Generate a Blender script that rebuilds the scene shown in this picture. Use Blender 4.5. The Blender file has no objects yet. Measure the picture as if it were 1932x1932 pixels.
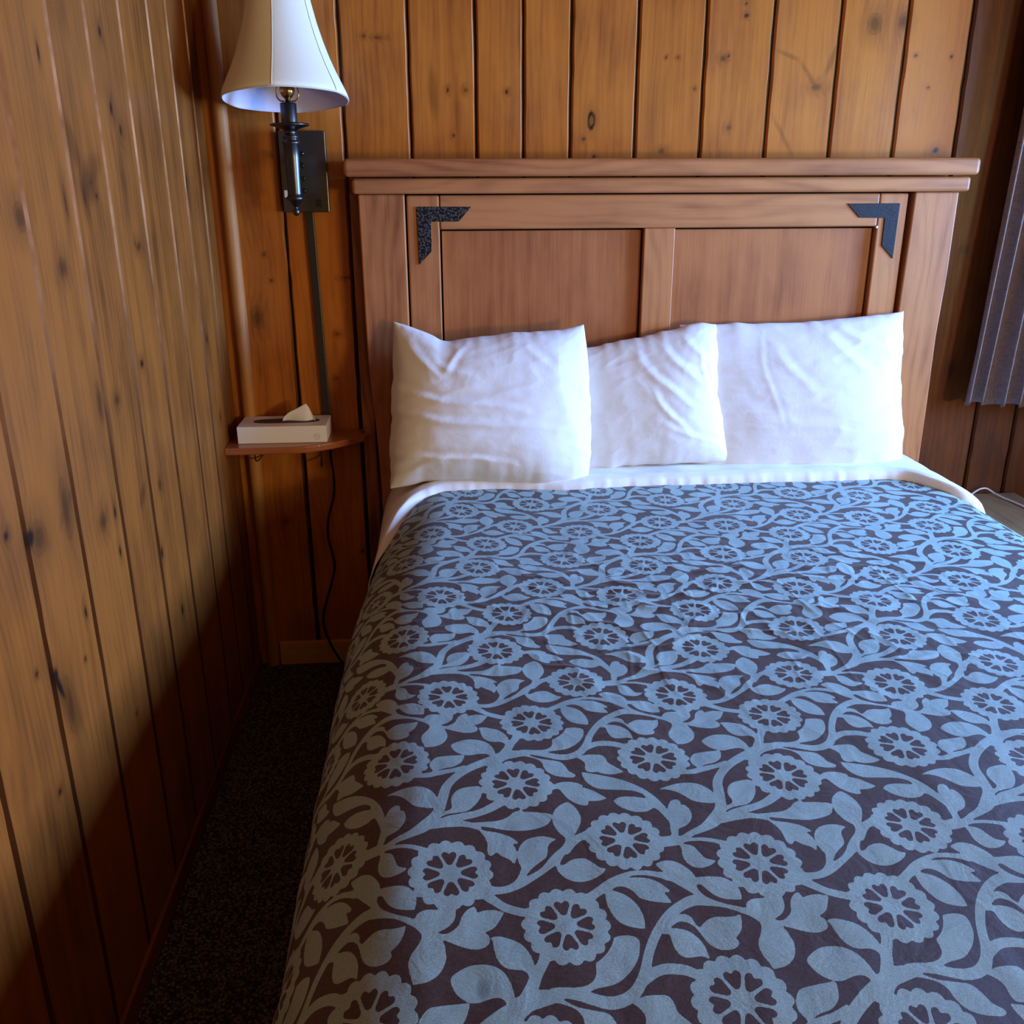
import bpy, bmesh, math, random
import numpy as np
from mathutils import Vector, Matrix, Euler
random.seed(7)
C = bpy.context.scene.collection
SC = bpy.context.scene

# ------------------------------------------------------------------ camera, world, lights, exposure
cam = bpy.data.cameras.new('camera'); co = bpy.data.objects.new('camera', cam); C.objects.link(co)
cam.sensor_fit = 'HORIZONTAL'; cam.sensor_width = 36.0; cam.lens = 36.0 * 1765.9 / 1932.0
cam.clip_start = 0.02
_p, _y, _r = math.radians(19.66717), math.radians(4.16675), math.radians(-0.19397)
fw = Vector((math.sin(_y) * math.cos(_p), math.cos(_y) * math.cos(_p), -math.sin(_p)))
rt = Vector((math.cos(_y), -math.sin(_y), 0)); up = rt.cross(fw)
r2 = rt * math.cos(_r) + up * math.sin(_r); u2 = up * math.cos(_r) - rt * math.sin(_r)
m3 = Matrix((r2, u2, -fw)).transposed().to_4x4(); m3.translation = Vector((0.575, -2.7, 1.4563))
co.matrix_world = m3; SC.camera = co

world = bpy.data.worlds.new('world'); SC.world = world; world.use_nodes = True
world.node_tree.nodes['Background'].inputs[0].default_value = (0.45, 0.62, 1.0, 1)
world.node_tree.nodes['Background'].inputs[1].default_value = 1.0

def area(name, loc, target, sx, sy, col, power, spread=math.pi):
    l = bpy.data.lights.new(name, 'AREA'); l.shape = 'RECTANGLE'; l.size = sx; l.size_y = sy
    l.color = col; l.energy = power; l.spread = spread
    o = bpy.data.objects.new(name, l); C.objects.link(o); o.location = loc
    d = Vector(target) - Vector(loc); o.rotation_euler = d.to_track_quat('-Z', 'Y').to_euler()
    return o
# daylight through the window in the right wall
area('window_daylight', (3.27, -0.82, 1.44), (2.27, -0.82, 1.40), 0.94, 0.96, (0.19, 0.42, 1.0), 165, math.radians(105))
# warm ceiling lamp behind the camera
area('ceiling_lamp_light', (1.3, -3.9, 2.32), (1.3, -3.9, 0.0), 0.45, 0.45, (1.0, 0.80, 0.55), 6)
# warm table lamp behind the camera
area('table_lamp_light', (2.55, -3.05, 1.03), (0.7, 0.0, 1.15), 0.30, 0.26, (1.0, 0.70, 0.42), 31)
# second window of the room, behind the camera on the right
area('rear_window_daylight', (3.27, -3.3, 1.45), (2.27, -3.2, 1.40), 0.9, 0.9, (1.0, 0.98, 0.56), 52)

SC.view_settings.view_transform = 'Standard'; SC.view_settings.look = 'None'
SC.view_settings.gamma = 1.0; SC.view_settings.exposure = -0.6
SC.view_settings.use_curve_mapping = False
SC.cycles.use_denoising = True
SC.cycles.max_bounces = 7; SC.cycles.diffuse_bounces = 4; SC.cycles.glossy_bounces = 2; SC.cycles.transmission_bounces = 4
SC.cycles.use_adaptive_sampling = True; SC.cycles.adaptive_threshold = 0.04

# ------------------------------------------------------------------ helpers
def S(h):
    h = h.lstrip('#'); v = [int(h[i:i + 2], 16) / 255 for i in (0, 2, 4)]
    return tuple((c / 12.92 if c <= .04045 else ((c + .055) / 1.055) ** 2.4) for c in v) + (1.0,)

class NT:
    def __init__(s, name):
        s.m = bpy.data.materials.new(name); s.m.use_nodes = True; s.t = s.m.node_tree
        s.t.nodes.clear(); s.out = s.t.nodes.new('ShaderNodeOutputMaterial')
        s.b = s.t.nodes.new('ShaderNodeBsdfPrincipled'); s.t.links.new(s.b.outputs[0], s.out.inputs[0])
    def put(s, node, i, v):
        if v is None: return
        sock = node.inputs[i]
        if isinstance(v, bpy.types.NodeSocket): s.t.links.new(v, sock)
        else: sock.default_value = v
    def math(s, op, a, b=None, c=None, clamp=False):
        n = s.t.nodes.new('ShaderNodeMath'); n.operation = op; n.use_clamp = clamp
        s.put(n, 0, a); s.put(n, 1, b); s.put(n, 2, c); return n.outputs[0]
    def vec(s, x, y, z=0.0):
        n = s.t.nodes.new('ShaderNodeCombineXYZ'); s.put(n, 0, x); s.put(n, 1, y); s.put(n, 2, z); return n.outputs[0]
    def sep(s, v):
        n = s.t.nodes.new('ShaderNodeSeparateXYZ'); s.put(n, 0, v); return n.outputs
    def noise(s, v, scale=1.0, detail=3.0, rough=.5, dist=0.0):
        n = s.t.nodes.new('ShaderNodeTexNoise'); s.put(n, 'Vector', v); s.put(n, 'Scale', scale)
        s.put(n, 'Detail', detail); s.put(n, 'Roughness', rough); s.put(n, 'Distortion', dist); return n.outputs[0]
    def voro(s, v, scale=1.0):
        n = s.t.nodes.new('ShaderNodeTexVoronoi'); s.put(n, 'Vector', v); s.put(n, 'Scale', scale); return n.outputs
    def mr(s, v, a, b, c=0.0, d=1.0, smooth=True):
        n = s.t.nodes.new('ShaderNodeMapRange'); n.interpolation_type = 'SMOOTHSTEP' if smooth else 'LINEAR'
        for i, x in enumerate((v, a, b, c, d)): s.put(n, i, x)
        return n.outputs[0]
    def mix(s, f, a, b, mode='MIX'):
        n = s.t.nodes.new('ShaderNodeMix'); n.data_type = 'RGBA'; n.blend_type = mode; n.clamp_factor = True
        s.put(n, 0, f); s.put(n, 6, a); s.put(n, 7, b); return n.outputs[2]
    def attr(s, name):
        n = s.t.nodes.new('ShaderNodeAttribute'); n.attribute_name = name; return n
    def uv(s):
        n = s.t.nodes.new('ShaderNodeUVMap'); n.uv_map = 'UVMap'; return n.outputs[0]
    def obj(s):
        return s.t.nodes.new('ShaderNodeTexCoord').outputs['Object']
    def bump(s, h, strength=.3, dist=.002):
        n = s.t.nodes.new('ShaderNodeBump'); s.put(n, 'Height', h); s.put(n, 'Strength', strength); s.put(n, 'Distance', dist)
        s.t.links.new(n.outputs[0], s.b.inputs['Normal']); return n
    def set(s, **k):
        for a, v in k.items(): s.put(s.b, a.replace('_', ' '), v)
        return s.m

def wood(name, light, mid, dark, rough=.36, knots=False, rk=1.0, ring=.018, fig=1.0, coat=0.0, cells=(8.0, 3.3), rw=.09, saww=.15, spec=.32):
    """varnished softwood: UV in metres (across, along), 'brd' holds three random numbers per board"""
    n = NT(name); uv = n.sep(n.uv()); br = n.sep(n.attr('brd').outputs['Color'])
    u = n.math('ADD', uv[0], n.math('MULTIPLY', br[0], 7.3)); v = n.math('ADD', uv[1], n.math('MULTIPLY', br[1], 11.7))
    # random knots
    vo = n.voro(n.vec(n.math('MULTIPLY', u, cells[0]), n.math('MULTIPLY', v, cells[1])))
    rnd = n.sep(vo['Color'])
    d0 = n.math('ADD', vo['Distance'], n.math('MULTIPLY', n.math('SUBTRACT', n.noise(n.vec(n.math('MULTIPLY', u, 60), n.math('MULTIPLY', v, 30)), 1, 2), .5), .05))
    sz = n.mr(rnd[0], .45, 1.0, 0.0, .13 * rk)
    kmask = n.mr(n.math('DIVIDE', d0, n.math('ADD', sz, .0001)), .55, 1.0, 1.0, 0.0)
    halo = n.math('MULTIPLY', n.mr(d0, .0, .42, 1.0, 0.0), n.mr(rnd[0], .35, .8))
    kdark = n.math('MULTIPLY', kmask, n.mr(rnd[1], 0, 1, .35, .95))
    if rk < .2: halo = 0.0
    knot_total, halo_total = kdark, halo
    if knots:       # knots of the photographed boards, stored per vertex on the wall mesh
        knot_total = n.math('MAXIMUM', knot_total, n.attr('knot').outputs['Fac'])
        halo_total = n.math('MAXIMUM', halo_total, n.attr('halo').outputs['Fac'])
    # grain
    warp = n.noise(n.vec(n.math('MULTIPLY', u, 5.0), n.math('MULTIPLY', v, 1.1)), 1, 2)
    uw = n.math('ADD', u, n.math('MULTIPLY', n.math('SUBTRACT', warp, .5), .16 * fig))
    uw = n.math('ADD', uw, n.math('MULTIPLY', halo_total, .018))
    ph = n.math('MULTIPLY', uw, 6.2832 / ring)
    rg = n.math('MULTIPLY_ADD', n.math('SINE', ph), .5, .5)
    rg = n.math('POWER', rg, 1.6)
    fine = n.noise(n.vec(n.math('MULTIPLY', u, 260), n.math('MULTIPLY', v, 5)), 1, 4, .6)
    streak = n.noise(n.vec(n.math('MULTIPLY', u, 34), n.math('MULTIPLY', v, 1.6)), 1, 3, .55)
    blotch = n.noise(n.vec(n.math('MULTIPLY', u, 9), n.math('MULTIPLY', v, 4.2)), 1, 3, .55)
    f = n.math('ADD', n.math('MULTIPLY', rg, rw), n.math('ADD', n.math('MULTIPLY', streak, .75), n.math('MULTIPLY', blotch, .85)))
    f = n.math('ADD', f, n.math('MULTIPLY', n.math('SUBTRACT', fine, .5), .35))
    f = n.math('ADD', f, n.math('MULTIPLY', n.math('SUBTRACT', br[2], .5), .55))
    c1 = n.mix(n.mr(f, .55, 1.2), light, mid)
    c1 = n.mix(n.math('MULTIPLY', n.mr(f, .95, 1.5), .8), c1, dark)
    c1 = n.mix(n.math('MULTIPLY', halo_total, .30), c1, dark)
    c1 = n.mix(knot_total, c1, S('1a0d06'))
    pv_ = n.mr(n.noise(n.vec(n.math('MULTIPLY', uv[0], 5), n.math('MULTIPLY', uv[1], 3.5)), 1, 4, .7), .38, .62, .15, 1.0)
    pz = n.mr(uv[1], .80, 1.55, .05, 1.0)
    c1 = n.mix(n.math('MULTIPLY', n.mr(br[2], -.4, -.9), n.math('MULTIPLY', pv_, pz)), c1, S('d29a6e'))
    c1 = n.mix(n.math('MULTIPLY', n.mr(br[2], -.4, -.9), n.math('MULTIPLY', n.math('SUBTRACT', 1.0, pz), .85)), c1, S('2a140a'))       # chamfer along one side of each board: pale high up, dark low down
    c1 = n.mix(n.mr(br[2], 1.0, 1.2, 0.0, .75), c1, S('3a2213'))    # corner shade painted into the boards right of the headboard
    c1 = n.mix(n.mr(br[2], 1.3, 1.6), c1, S('1c0e07'))       # near-black brown in the open joint
    saw = n.noise(n.vec(n.math('MULTIPLY', u, 14), n.math('MULTIPLY', v, 330)), 1, 2)
    h = n.math('ADD', n.math('MULTIPLY', fine, .5), n.math('MULTIPLY', saw, saww))
    h = n.math('ADD', h, n.math('MULTIPLY', blotch, 1.5))
    h = n.math('SUBTRACT', h, n.math('MULTIPLY', knot_total, .6))
    n.bump(h, .35, .0018)
    rr = n.math('ADD', rough, n.math('MULTIPLY', n.math('SUBTRACT', blotch, .5), .18))
    m = n.set(Base_Color=c1, Roughness=rr)
    n.b.inputs['Specular IOR Level'].default_value = spec
    n.b.inputs['Coat Weight'].default_value = coat; n.b.inputs['Coat Roughness'].default_value = .28
    return m

def plain(name, col, rough=.5, metal=0.0, var=.12, scale=30.0, bump=.0, coat=0.0):
    n = NT(name); v = n.obj(); a = n.noise(v, scale, 3)
    c = n.mix(a, tuple(x * (1 - var) for x in col[:3]) + (1,), tuple(min(1, x * (1 + var)) for x in col[:3]) + (1,))
    if bump: n.bump(n.noise(v, scale * 6, 3), bump, .001)
    m = n.set(Base_Color=c, Roughness=rough, Metallic=metal)
    n.b.inputs['Coat Weight'].default_value = coat
    return m

# ---- value noise for geometry
def vn(x, y, seed=0):
    xi = np.floor(x).astype(np.int64); yi = np.floor(y).astype(np.int64); fx = x - xi; fy = y - yi
    fx = fx * fx * (3 - 2 * fx); fy = fy * fy * (3 - 2 * fy)
    def h(a, b):
        k = (a * 374761393 + b * 668265263 + seed * 1442695040) & 0xffffffff
        k = ((k ^ (k >> 13)) * 1274126177) & 0xffffffff
        return ((k ^ (k >> 16)) & 0xffff) / 65535.0
    return (h(xi, yi) * (1 - fx) + h(xi + 1, yi) * fx) * (1 - fy) + (h(xi, yi + 1) * (1 - fx) + h(xi + 1, yi + 1) * fx) * fy
def fbm(x, y, seed=0, o=3):
    s = 0; a = .5
    for i in range(o): s = s + a * vn(x * 2 ** i, y * 2 ** i, seed + i * 17); a *= .5
    return s / (1 - .5 ** o)
def ridge(x, y, seed=0): return 1 - np.abs(2 * fbm(x, y, seed, 2) - 1) * 2
def sst(a, b, x): t = np.clip((x - a) / (b - a), 0, 1); return t * t * (3 - 2 * t)

# ---- objects
def link(name, me, mat=None, parent=None, smooth=False):
    o = bpy.data.objects.new(name, me); C.objects.link(o)
    if mat:
        for mm in (mat if isinstance(mat, (list, tuple)) else [mat]): me.materials.append(mm)
    if parent: o.parent = parent
    me.polygons.foreach_set('use_smooth', [bool(smooth)] * len(me.polygons))
    return o
def thing(name, label, cat, loc=(0, 0, 0), group=None):
    o = bpy.data.objects.new(name, None); C.objects.link(o); o.location = loc; o.empty_display_size = .05
    o['label'] = label; o['category'] = cat
    if group: o['group'] = group
    bpy.context.view_layer.update()
    return o
def tag(o, label, cat, group=None):
    o['label'] = label; o['category'] = cat
    if group: o['group'] = group
    return o
def struct(o): o['kind'] = 'structure'; return o
def part(name, me, mat, parent, smooth=False):
    """mesh is in world coordinates; shift it into the thing's frame"""
    w = parent.location.copy(); p = parent
    while p.parent: p = p.parent; w += p.location
    me.transform(Matrix.Translation(-w)); return link(name, me, mat, parent, smooth)

def grid_mesh(name, P, uv=None, attrs=None, flip=False, keep=None):
    nv, nu = P.shape[:2]; me = bpy.data.meshes.new(name)
    idx = np.arange(nv * nu).reshape(nv, nu)
    a, b, c, d = idx[:-1, :-1], idx[:-1, 1:], idx[1:, 1:], idx[1:, :-1]
    q = np.stack([a, b, c, d] if not flip else [a, d, c, b], -1).reshape(-1, 4)
    if keep is not None: q = q[keep.ravel()]
    me.vertices.add(nv * nu); me.vertices.foreach_set('co', P.astype(np.float32).ravel())
    me.loops.add(q.size); me.loops.foreach_set('vertex_index', q.astype(np.int32).ravel())
    me.polygons.add(len(q)); me.polygons.foreach_set('loop_start', np.arange(0, q.size, 4, dtype=np.int32))
    me.update(calc_edges=True)
    if uv is not None:
        l = me.uv_layers.new(name='UVMap'); l.data.foreach_set('uv', uv.reshape(-1, 2)[q.ravel()].astype(np.float32).ravel())
    for k, v in (attrs or {}).items():
        at = me.attributes.new(k, 'FLOAT', 'POINT'); at.data.foreach_set('value', v.astype(np.float32).ravel())
    return me

def finish_wood(me, across, along, rnd=None):
    """UV from coordinates: functions of a world point"""
    me.uv_layers.new(name='UVMap'); me.color_attributes.new('brd', 'FLOAT_COLOR', 'CORNER')
    l = me.uv_layers['UVMap']; at = me.color_attributes['brd']
    r = rnd or (random.random(), random.random(), random.random())
    for i, lp in enumerate(me.loops):
        p = me.vertices[lp.vertex_index].co
        l.data[i].uv = (across(p), along(p)); at.data[i].color = (r[0], r[1], r[2], 1)

def bm_box(bm, x0, x1, y0, y1, z0, z1, bevel=0.0, seg=2):
    r = bmesh.ops.create_cube(bm, size=1.0); vs = r['verts']
    for v in vs: v.co = Vector((x0 + (v.co.x + .5) * (x1 - x0), y0 + (v.co.y + .5) * (y1 - y0), z0 + (v.co.z + .5) * (z1 - z0)))
    if bevel:
        es = list({e for v in vs for e in v.link_edges})
        bmesh.ops.bevel(bm, geom=es, offset=bevel, segments=seg, profile=.5, affect='EDGES', clamp_overlap=True)
def to_me(bm, name):
    me = bpy.data.meshes.new(name); bm.normal_update(); bm.to_mesh(me); bm.free(); return me
def box_me(name, *a, bevel=0.0, seg=2, grain=None, rnd=None):
    bm = bmesh.new(); bm_box(bm, *a, bevel=bevel, seg=seg); me = to_me(bm, name)
    if grain == 'z': finish_wood(me, lambda p: p.x + p.y, lambda p: p.z, rnd)
    if grain == 'x': finish_wood(me, lambda p: p.z + p.y, lambda p: p.x, rnd)
    if grain == 'y': finish_wood(me, lambda p: p.x + p.z, lambda p: p.y, rnd)
    return me
def prism_me(name, pts, y0, y1, bevel=0.0, plane='xz', seg=2):
    bm = bmesh.new(); f = []
    for a, b in pts: f.append(bm.verts.new((a, y0, b) if plane == 'xz' else (a, b, y0)))
    face = bm.faces.new(f)
    r = bmesh.ops.extrude_face_region(bm, geom=[face]); vs = [g for g in r['geom'] if isinstance(g, bmesh.types.BMVert)]
    bmesh.ops.translate(bm, verts=vs, vec=(0, y1 - y0, 0) if plane == 'xz' else (0, 0, y1 - y0))
    bmesh.ops.recalc_face_normals(bm, faces=bm.faces)
    if bevel: bmesh.ops.bevel(bm, geom=list(bm.edges), offset=bevel, segments=seg, profile=.5, affect='EDGES', clamp_overlap=True)
    return to_me(bm, name)
def lathe_me(name, prof, cx, cy, n=48, rfun=None, M=None):
    P = np.zeros((n + 1, len(prof), 3))
    th = np.linspace(0, 2 * np.pi, n + 1)
    for j, (r, z) in enumerate(prof):
        rr = r * (rfun(th, z) if rfun else 1)
        P[:, j] = np.stack([cx + rr * np.cos(th), cy + rr * np.sin(th), np.full(n + 1, z)], 1)
    me = grid_mesh(name, P); bm = bmesh.new(); bm.from_mesh(me)
    bmesh.ops.remove_doubles(bm, verts=bm.verts, dist=1e-6); bmesh.ops.recalc_face_normals(bm, faces=bm.faces)
    bm.to_mesh(me); bm.free()
    if M: me.transform(M)
    return me
def tube_me(name, pts, rad, n=10, closed=False, sub=8, caps=True):
    p = np.array(pts, float); out = []
    m = len(p)
    if m > 2:
        for i in range(m - (0 if closed else 1)):
            a, b, c, d = (p[(i - 1) % m], p[i], p[(i + 1) % m], p[(i + 2) % m]) if closed else (p[max(i - 1, 0)], p[i], p[i + 1], p[min(i + 2, m - 1)])
            t = np.arange(sub)[:, None] / sub
            out.append(.5 * ((2 * b) + (c - a) * t + (2 * a - 5 * b + 4 * c - d) * t * t + (-a + 3 * b - 3 * c + d) * t ** 3))
        if not closed: out.append(p[-1:])
        p = np.concatenate(out)
    t = np.gradient(p, axis=0); t /= np.linalg.norm(t, axis=1)[:, None] + 1e-12
    bm = bmesh.new(); rings = []
    nrm = Vector(t[0]).orthogonal().normalized()
    for q, tt in zip(p, t):
        tt = Vector(tt); nrm = (nrm - tt * nrm.dot(tt)).normalized(); bn = tt.cross(nrm)
        rings.append([bm.verts.new(Vector(q) + (nrm * math.cos(2 * math.pi * k / n) + bn * math.sin(2 * math.pi * k / n)) * rad) for k in range(n)])
    for i in range(len(rings) - (0 if closed else 1)):
        A, B = rings[i], rings[(i + 1) % len(rings)]
        for k in range(n): bm.faces.new((A[k], A[(k + 1) % n], B[(k + 1) % n], B[k]))
    if caps and not closed: bm.faces.new(rings[0][::-1]); bm.faces.new(rings[-1])
    bmesh.ops.recalc_face_normals(bm, faces=bm.faces)
    return to_me(bm, name)

# ------------------------------------------------------------------ materials
KB = [[0.988,1.599,0.01,0.024,2,0],[0.968,1.554,0.007,0.006,1,0],[0.606,1.674,0.005,0.008,1,0],[0.652,1.674,0.008,0.008,0,0],[0.76,1.671,0.006,0.007,1,0],[0.617,1.563,0.005,0.006,1,0],[0.393,1.8,0.008,0.006,0,0],[0.428,1.797,0.014,0.005,0,0],[1.184,1.523,0.012,0.01,0,0],[1.365,1.583,0.009,0.009,0,0],[1.393,1.856,0.007,0.007,1,0],[1.391,1.884,0.004,0.004,1,0],[1.337,1.753,0.01,0.009,0,0],[1.184,1.755,0.003,0.004,1,0],[1.216,1.754,0.005,0.004,0,0],[1.265,1.678,0.004,0.004,1,0],[1.742,1.838,0.022,0.028,0,0],[1.821,1.845,0.016,0.024,0,0],[1.958,1.525,0.013,0.011,1,0],[1.867,1.762,0.005,0.005,1,0],[1.966,1.76,0.004,0.007,1,0],[1.914,1.685,0.004,0.004,1,0],[1.353,1.758,0.005,0.006,1,0],[0.057,1.088,0.02,0.034,0,0],[0.314,1.194,0.02,0.005,0,0],[2.087,1.254,0.016,0.018,0,0],[2.103,0.906,0.016,0.03,0,0],[0.091,1.26,0.007,0.006,0,0],[0.105,1.189,0.005,0.005,1,0],[1.6,1.683,0.018,0.012,0,0],[0.276,1.04,0.012,0.008,0,0],[0.265,0.914,0.007,0.006,0,0],[0.087,0.48,0.008,0.008,0,0],[0.31,0.374,0.006,0.006,1,0],[0.998,1.508,0.006,0.006,1,0],[1.515,1.762,0.05,0.008,3,-21.5],[1.576,1.714,0.06,0.009,3,-51.8],[1.636,1.754,0.069,0.011,3,-111.5],[1.518,1.561,0.087,0.008,3,-58.1],[0.566,1.67,0.084,0.018,3,-87.1]]
KL = [[-1.385,0.966,0.022,0.022,1,0],[-1.357,0.955,0.03,0.03,0,0],[-1.233,1.404,0.022,0.022,0,0],[-1.106,1.322,0.02,0.018,0,0],[-0.753,1.58,0.009,0.016,1,0],[-0.713,1.545,0.008,0.016,1,0],[-0.759,1.709,0.01,0.014,1,0],[-1.049,1.418,0.009,0.03,0,0],[-0.697,1.328,0.02,0.012,0,0],[-1.067,1.639,0.007,0.02,1,0],[-0.946,1.07,0.015,0.014,0,0],[-0.776,1.107,0.014,0.01,1,0],[-1.037,1.086,0.015,0.04,0,0],[-1.106,0.888,0.02,0.02,0,0],[-1.044,0.885,0.007,0.018,1,0],[-1.048,0.809,0.007,0.016,1,0],[-0.815,0.711,0.01,0.02,1,0],[-0.768,0.847,0.012,0.014,0,0],[-1.443,0.777,0.007,0.007,1,0],[-1.445,0.572,0.007,0.007,1,0],[-1.273,0.706,0.005,0.005,1,0],[-1.092,0.493,0.005,0.005,1,0],[-1.388,0.741,0.012,0.016,1,0],[-1.354,0.669,0.02,0.055,0,0],[-1.248,0.962,0.02,0.055,0,0],[-0.727,0.537,0.01,0.016,1,0],[-1.241,0.778,0.006,0.014,1,0],[-0.959,1.429,0.012,0.02,0,0],[-0.261,1.447,0.01,0.03,1,0],[-0.236,1.068,0.008,0.018,1,0],[-0.187,0.853,0.01,0.014,0,0],[-0.898,1.428,0.006,0.006,1,0],[-0.717,1.337,0.004,0.01,1,0],[-1.453,0.996,0.008,0.01,1,0],[-0.918,1.45,0.02,0.01,0,0],[-0.982,1.513,0.06,0.03,3,-62.4],[-0.909,1.472,0.076,0.03,3,17.0],[-0.934,1.438,0.053,0.03,3,-16.8],[-1.362,0.674,0.106,0.035,3,-64.9],[-1.383,0.72,0.055,0.012,1,-65.5],[-1.359,0.959,0.057,0.022,3,-41.3],[-1.392,0.966,0.018,0.02,1,-41.5],[-1.247,0.963,0.053,0.018,3,33.7],[-0.417,1.291,0.089,0.02,3,-97.9],[-0.062,1.686,0.197,0.05,3,-82.5],[-0.882,0.862,0.041,0.02,3,35.6]]
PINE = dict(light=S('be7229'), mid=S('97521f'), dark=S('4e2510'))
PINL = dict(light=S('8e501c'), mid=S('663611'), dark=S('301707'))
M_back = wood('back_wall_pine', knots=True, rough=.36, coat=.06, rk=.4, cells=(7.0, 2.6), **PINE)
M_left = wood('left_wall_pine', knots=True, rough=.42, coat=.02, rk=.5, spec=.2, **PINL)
M_pine = wood('plain_pine', rough=.4, **PINE)
HB = dict(light=S('b87846'), mid=S('965b34'), dark=S('582f1a'))
M_hb = wood('headboard_wood', rough=.42, rk=.45, ring=.034, fig=2.0, rw=.18, saww=.03, cells=(6.0, 1.6), **HB)
M_hbp = wood('headboard_panel_wood', light=S('ad6a3b'), mid=S('8a4c27'), dark=S('552c17'), rough=.45, rk=.1, ring=.2, fig=.6, saww=0.0, cells=(2.2, .8))
M_raw = wood('raw_board_wood', light=S('d9a456'), mid=S('c08a40'), dark=S('8a5a28'), rough=.6, rk=.3)
M_shelf = wood('shelf_wood', light=S('a5623a'), mid=S('86462a'), dark=S('4a2214'), rough=.25, rk=.2, coat=.4)
M_night = wood('nightstand_wood', light=S('8f6f4a'), mid=S('6f5236'), dark=S('3f2d1e'), rough=.5, rk=.4)
M_trim = wood('corner_trim_wood', light=S('b87c40'), mid=S('8c5426'), dark=S('4a2610'), rough=.55, rk=.6)

def carpet():
    n = NT('dark_loop_carpet'); v = n.obj()
    vo = n.voro(v, 150.0); d = vo['Distance']; rc = n.sep(vo['Color'])
    k = n.noise(v, 60, 3)
    c = n.mix(n.mr(d, .1, .75, 1, 0), S('1b1714'), S('7d7266'))
    c = n.mix(n.math('MULTIPLY', n.mr(rc[0], .55, .9), .6), c, S('1c1613'))
    c = n.mix(n.math('MULTIPLY', n.mr(k, .45, .7), .5), c, S('100d0b'))
    n.bump(n.math('MULTIPLY', d, -1), .9, .004)
    return n.set(Base_Color=c, Roughness=.95)
M_carpet = carpet()

def linen(name, col=S('e2ddd4'), rough=.85, weave=900, crease=.35):
    n = NT(name); v = n.obj()
    a = n.noise(v, 9, 4, .6, .6); b = n.noise(v, 40, 3, .6, 1.5); w = n.noise(v, weave, 2)
    h = n.math('ADD', n.math('MULTIPLY', a, 1.3), n.math('ADD', n.math('MULTIPLY', b, .3), n.math('MULTIPLY', w, .04)))
    n.bump(h, crease, .006)
    m = n.set(Base_Color=col, Roughness=rough)
    n.b.inputs['Sheen Weight'].default_value = .15
    return m
M_white = linen('white_cotton', crease=.2)
M_sheet = linen('white_sheet_cotton', crease=.25)

def spread_mat():
    n = NT('floral_bedspread_cloth'); v = n.obj()
    t = n.attr('pattern').outputs['Fac']; m_ = n.mr(t, .42, .58)
    sp = n.noise(v, 700, 2, .7); s2 = n.noise(v, 260, 3, .7); s3 = n.noise(v, 14, 3)
    leaf = n.mix(n.mr(sp, .3, .7), S('74928f'), S('9cb4af')); leaf = n.mix(n.math('MULTIPLY', n.mr(s3, .35, .75), .25), leaf, S('667f84'))
    gr = n.mix(n.mr(s2, .3, .7), S('301c15'), S('452c21'))
    # a faint grey stain on one leaf near the foot of the bed
    ps = n.sep(v); dx = n.math('DIVIDE', n.math('SUBTRACT', ps[0], 0.5973), .006); dy = n.math('DIVIDE', n.math('SUBTRACT', ps[1], -1.9592), .012)
    st = n.mr(n.math('ADD', n.math('MULTIPLY', dx, dx), n.math('MULTIPLY', dy, dy)), .2, 2.2, .45, 0.0)
    leaf = n.mix(st, leaf, S('3c4348'))
    c = n.mix(m_, gr, leaf)
    wr = n.noise(v, 16, 4, .55, 1.2)
    h = n.math('ADD', n.math('MULTIPLY', wr, 1.2), n.math('ADD', n.math('MULTIPLY', s2, .12), n.math('MULTIPLY', m_, .06)))
    n.bump(h, .35, .004)
    m = n.set(Base_Color=c, Roughness=.62)
    n.b.inputs['Sheen Weight'].default_value = .1; n.b.inputs['Sheen Roughness'].default_value = .4
    return m
M_spread = spread_mat()
def curtain_mat():
    n = NT('grey_curtain_cloth'); v = n.obj(); p = n.sep(v)
    a = n.noise(n.vec(n.math('MULTIPLY', p[0], 900), n.math('MULTIPLY', p[1], 900), n.math('MULTIPLY', p[2], 60)), 1, 2)
    b = n.noise(n.vec(n.math('MULTIPLY', p[0], 60), 0.0, n.math('MULTIPLY', p[2], 900)), 1, 2)
    f = n.math('ADD', n.math('MULTIPLY', a, .5), n.math('MULTIPLY', b, .5))
    c = n.mix(n.mr(f, .35, .65), S('5e4d49'), S('83706a'))
    n.bump(f, .3, .001)
    return n.set(Base_Color=c, Roughness=.9)
M_curt = curtain_mat()
M_bronze = plain('dark_bronze_metal', S('4c4b49'), .3, .95, .2, 20)
M_plate = plain('brushed_gunmetal', S('5b5a54'), .32, .85, .12, 8)
M_brass = plain('old_brass', S('b08a4a'), .25, 1.0)
M_black = plain('black_plastic', S('060606'), .6)
M_chan = plain('dark_cable_channel_plastic', S('2b2925'), .4)
M_sticker = plain('white_sticker', S('e8e6e0'), .6)
M_iron = plain('hammered_black_iron', S('15171b'), .42, .6, .3, 90, .8)
def hammered():
    n = NT('speckled_black_iron'); v = n.obj(); a = n.noise(v, 170, 3, .6)
    c = n.mix(n.mr(a, .48, .56), S('08090b'), S('4b5057')); n.bump(a, .7, .002)
    return n.set(Base_Color=c, Roughness=.4, Metallic=.5)
M_iron2 = hammered()
M_card = plain('white_cardboard', S('efedf5'), .6, 0, .03, 200)
M_cardmark = plain('grey_print', S('8f8d96'), .6)
M_hole = plain('dark_box_inside', S('4a3d38'), .9)
M_tissue = plain('white_tissue', S('efedf2'), .9, 0, .03, 40, .3)
M_glass = NT('bulb_glass'); M_glass.b.inputs['Transmission Weight'].default_value = .85
M_glass = M_glass.set(Base_Color=S('fff4e0'), Roughness=.08)
M_wcord = plain('white_cable_plastic', S('d8d4cc'), .4)
M_mat = plain('mattress_ticking', S('d8d6d0'), .8)
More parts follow.
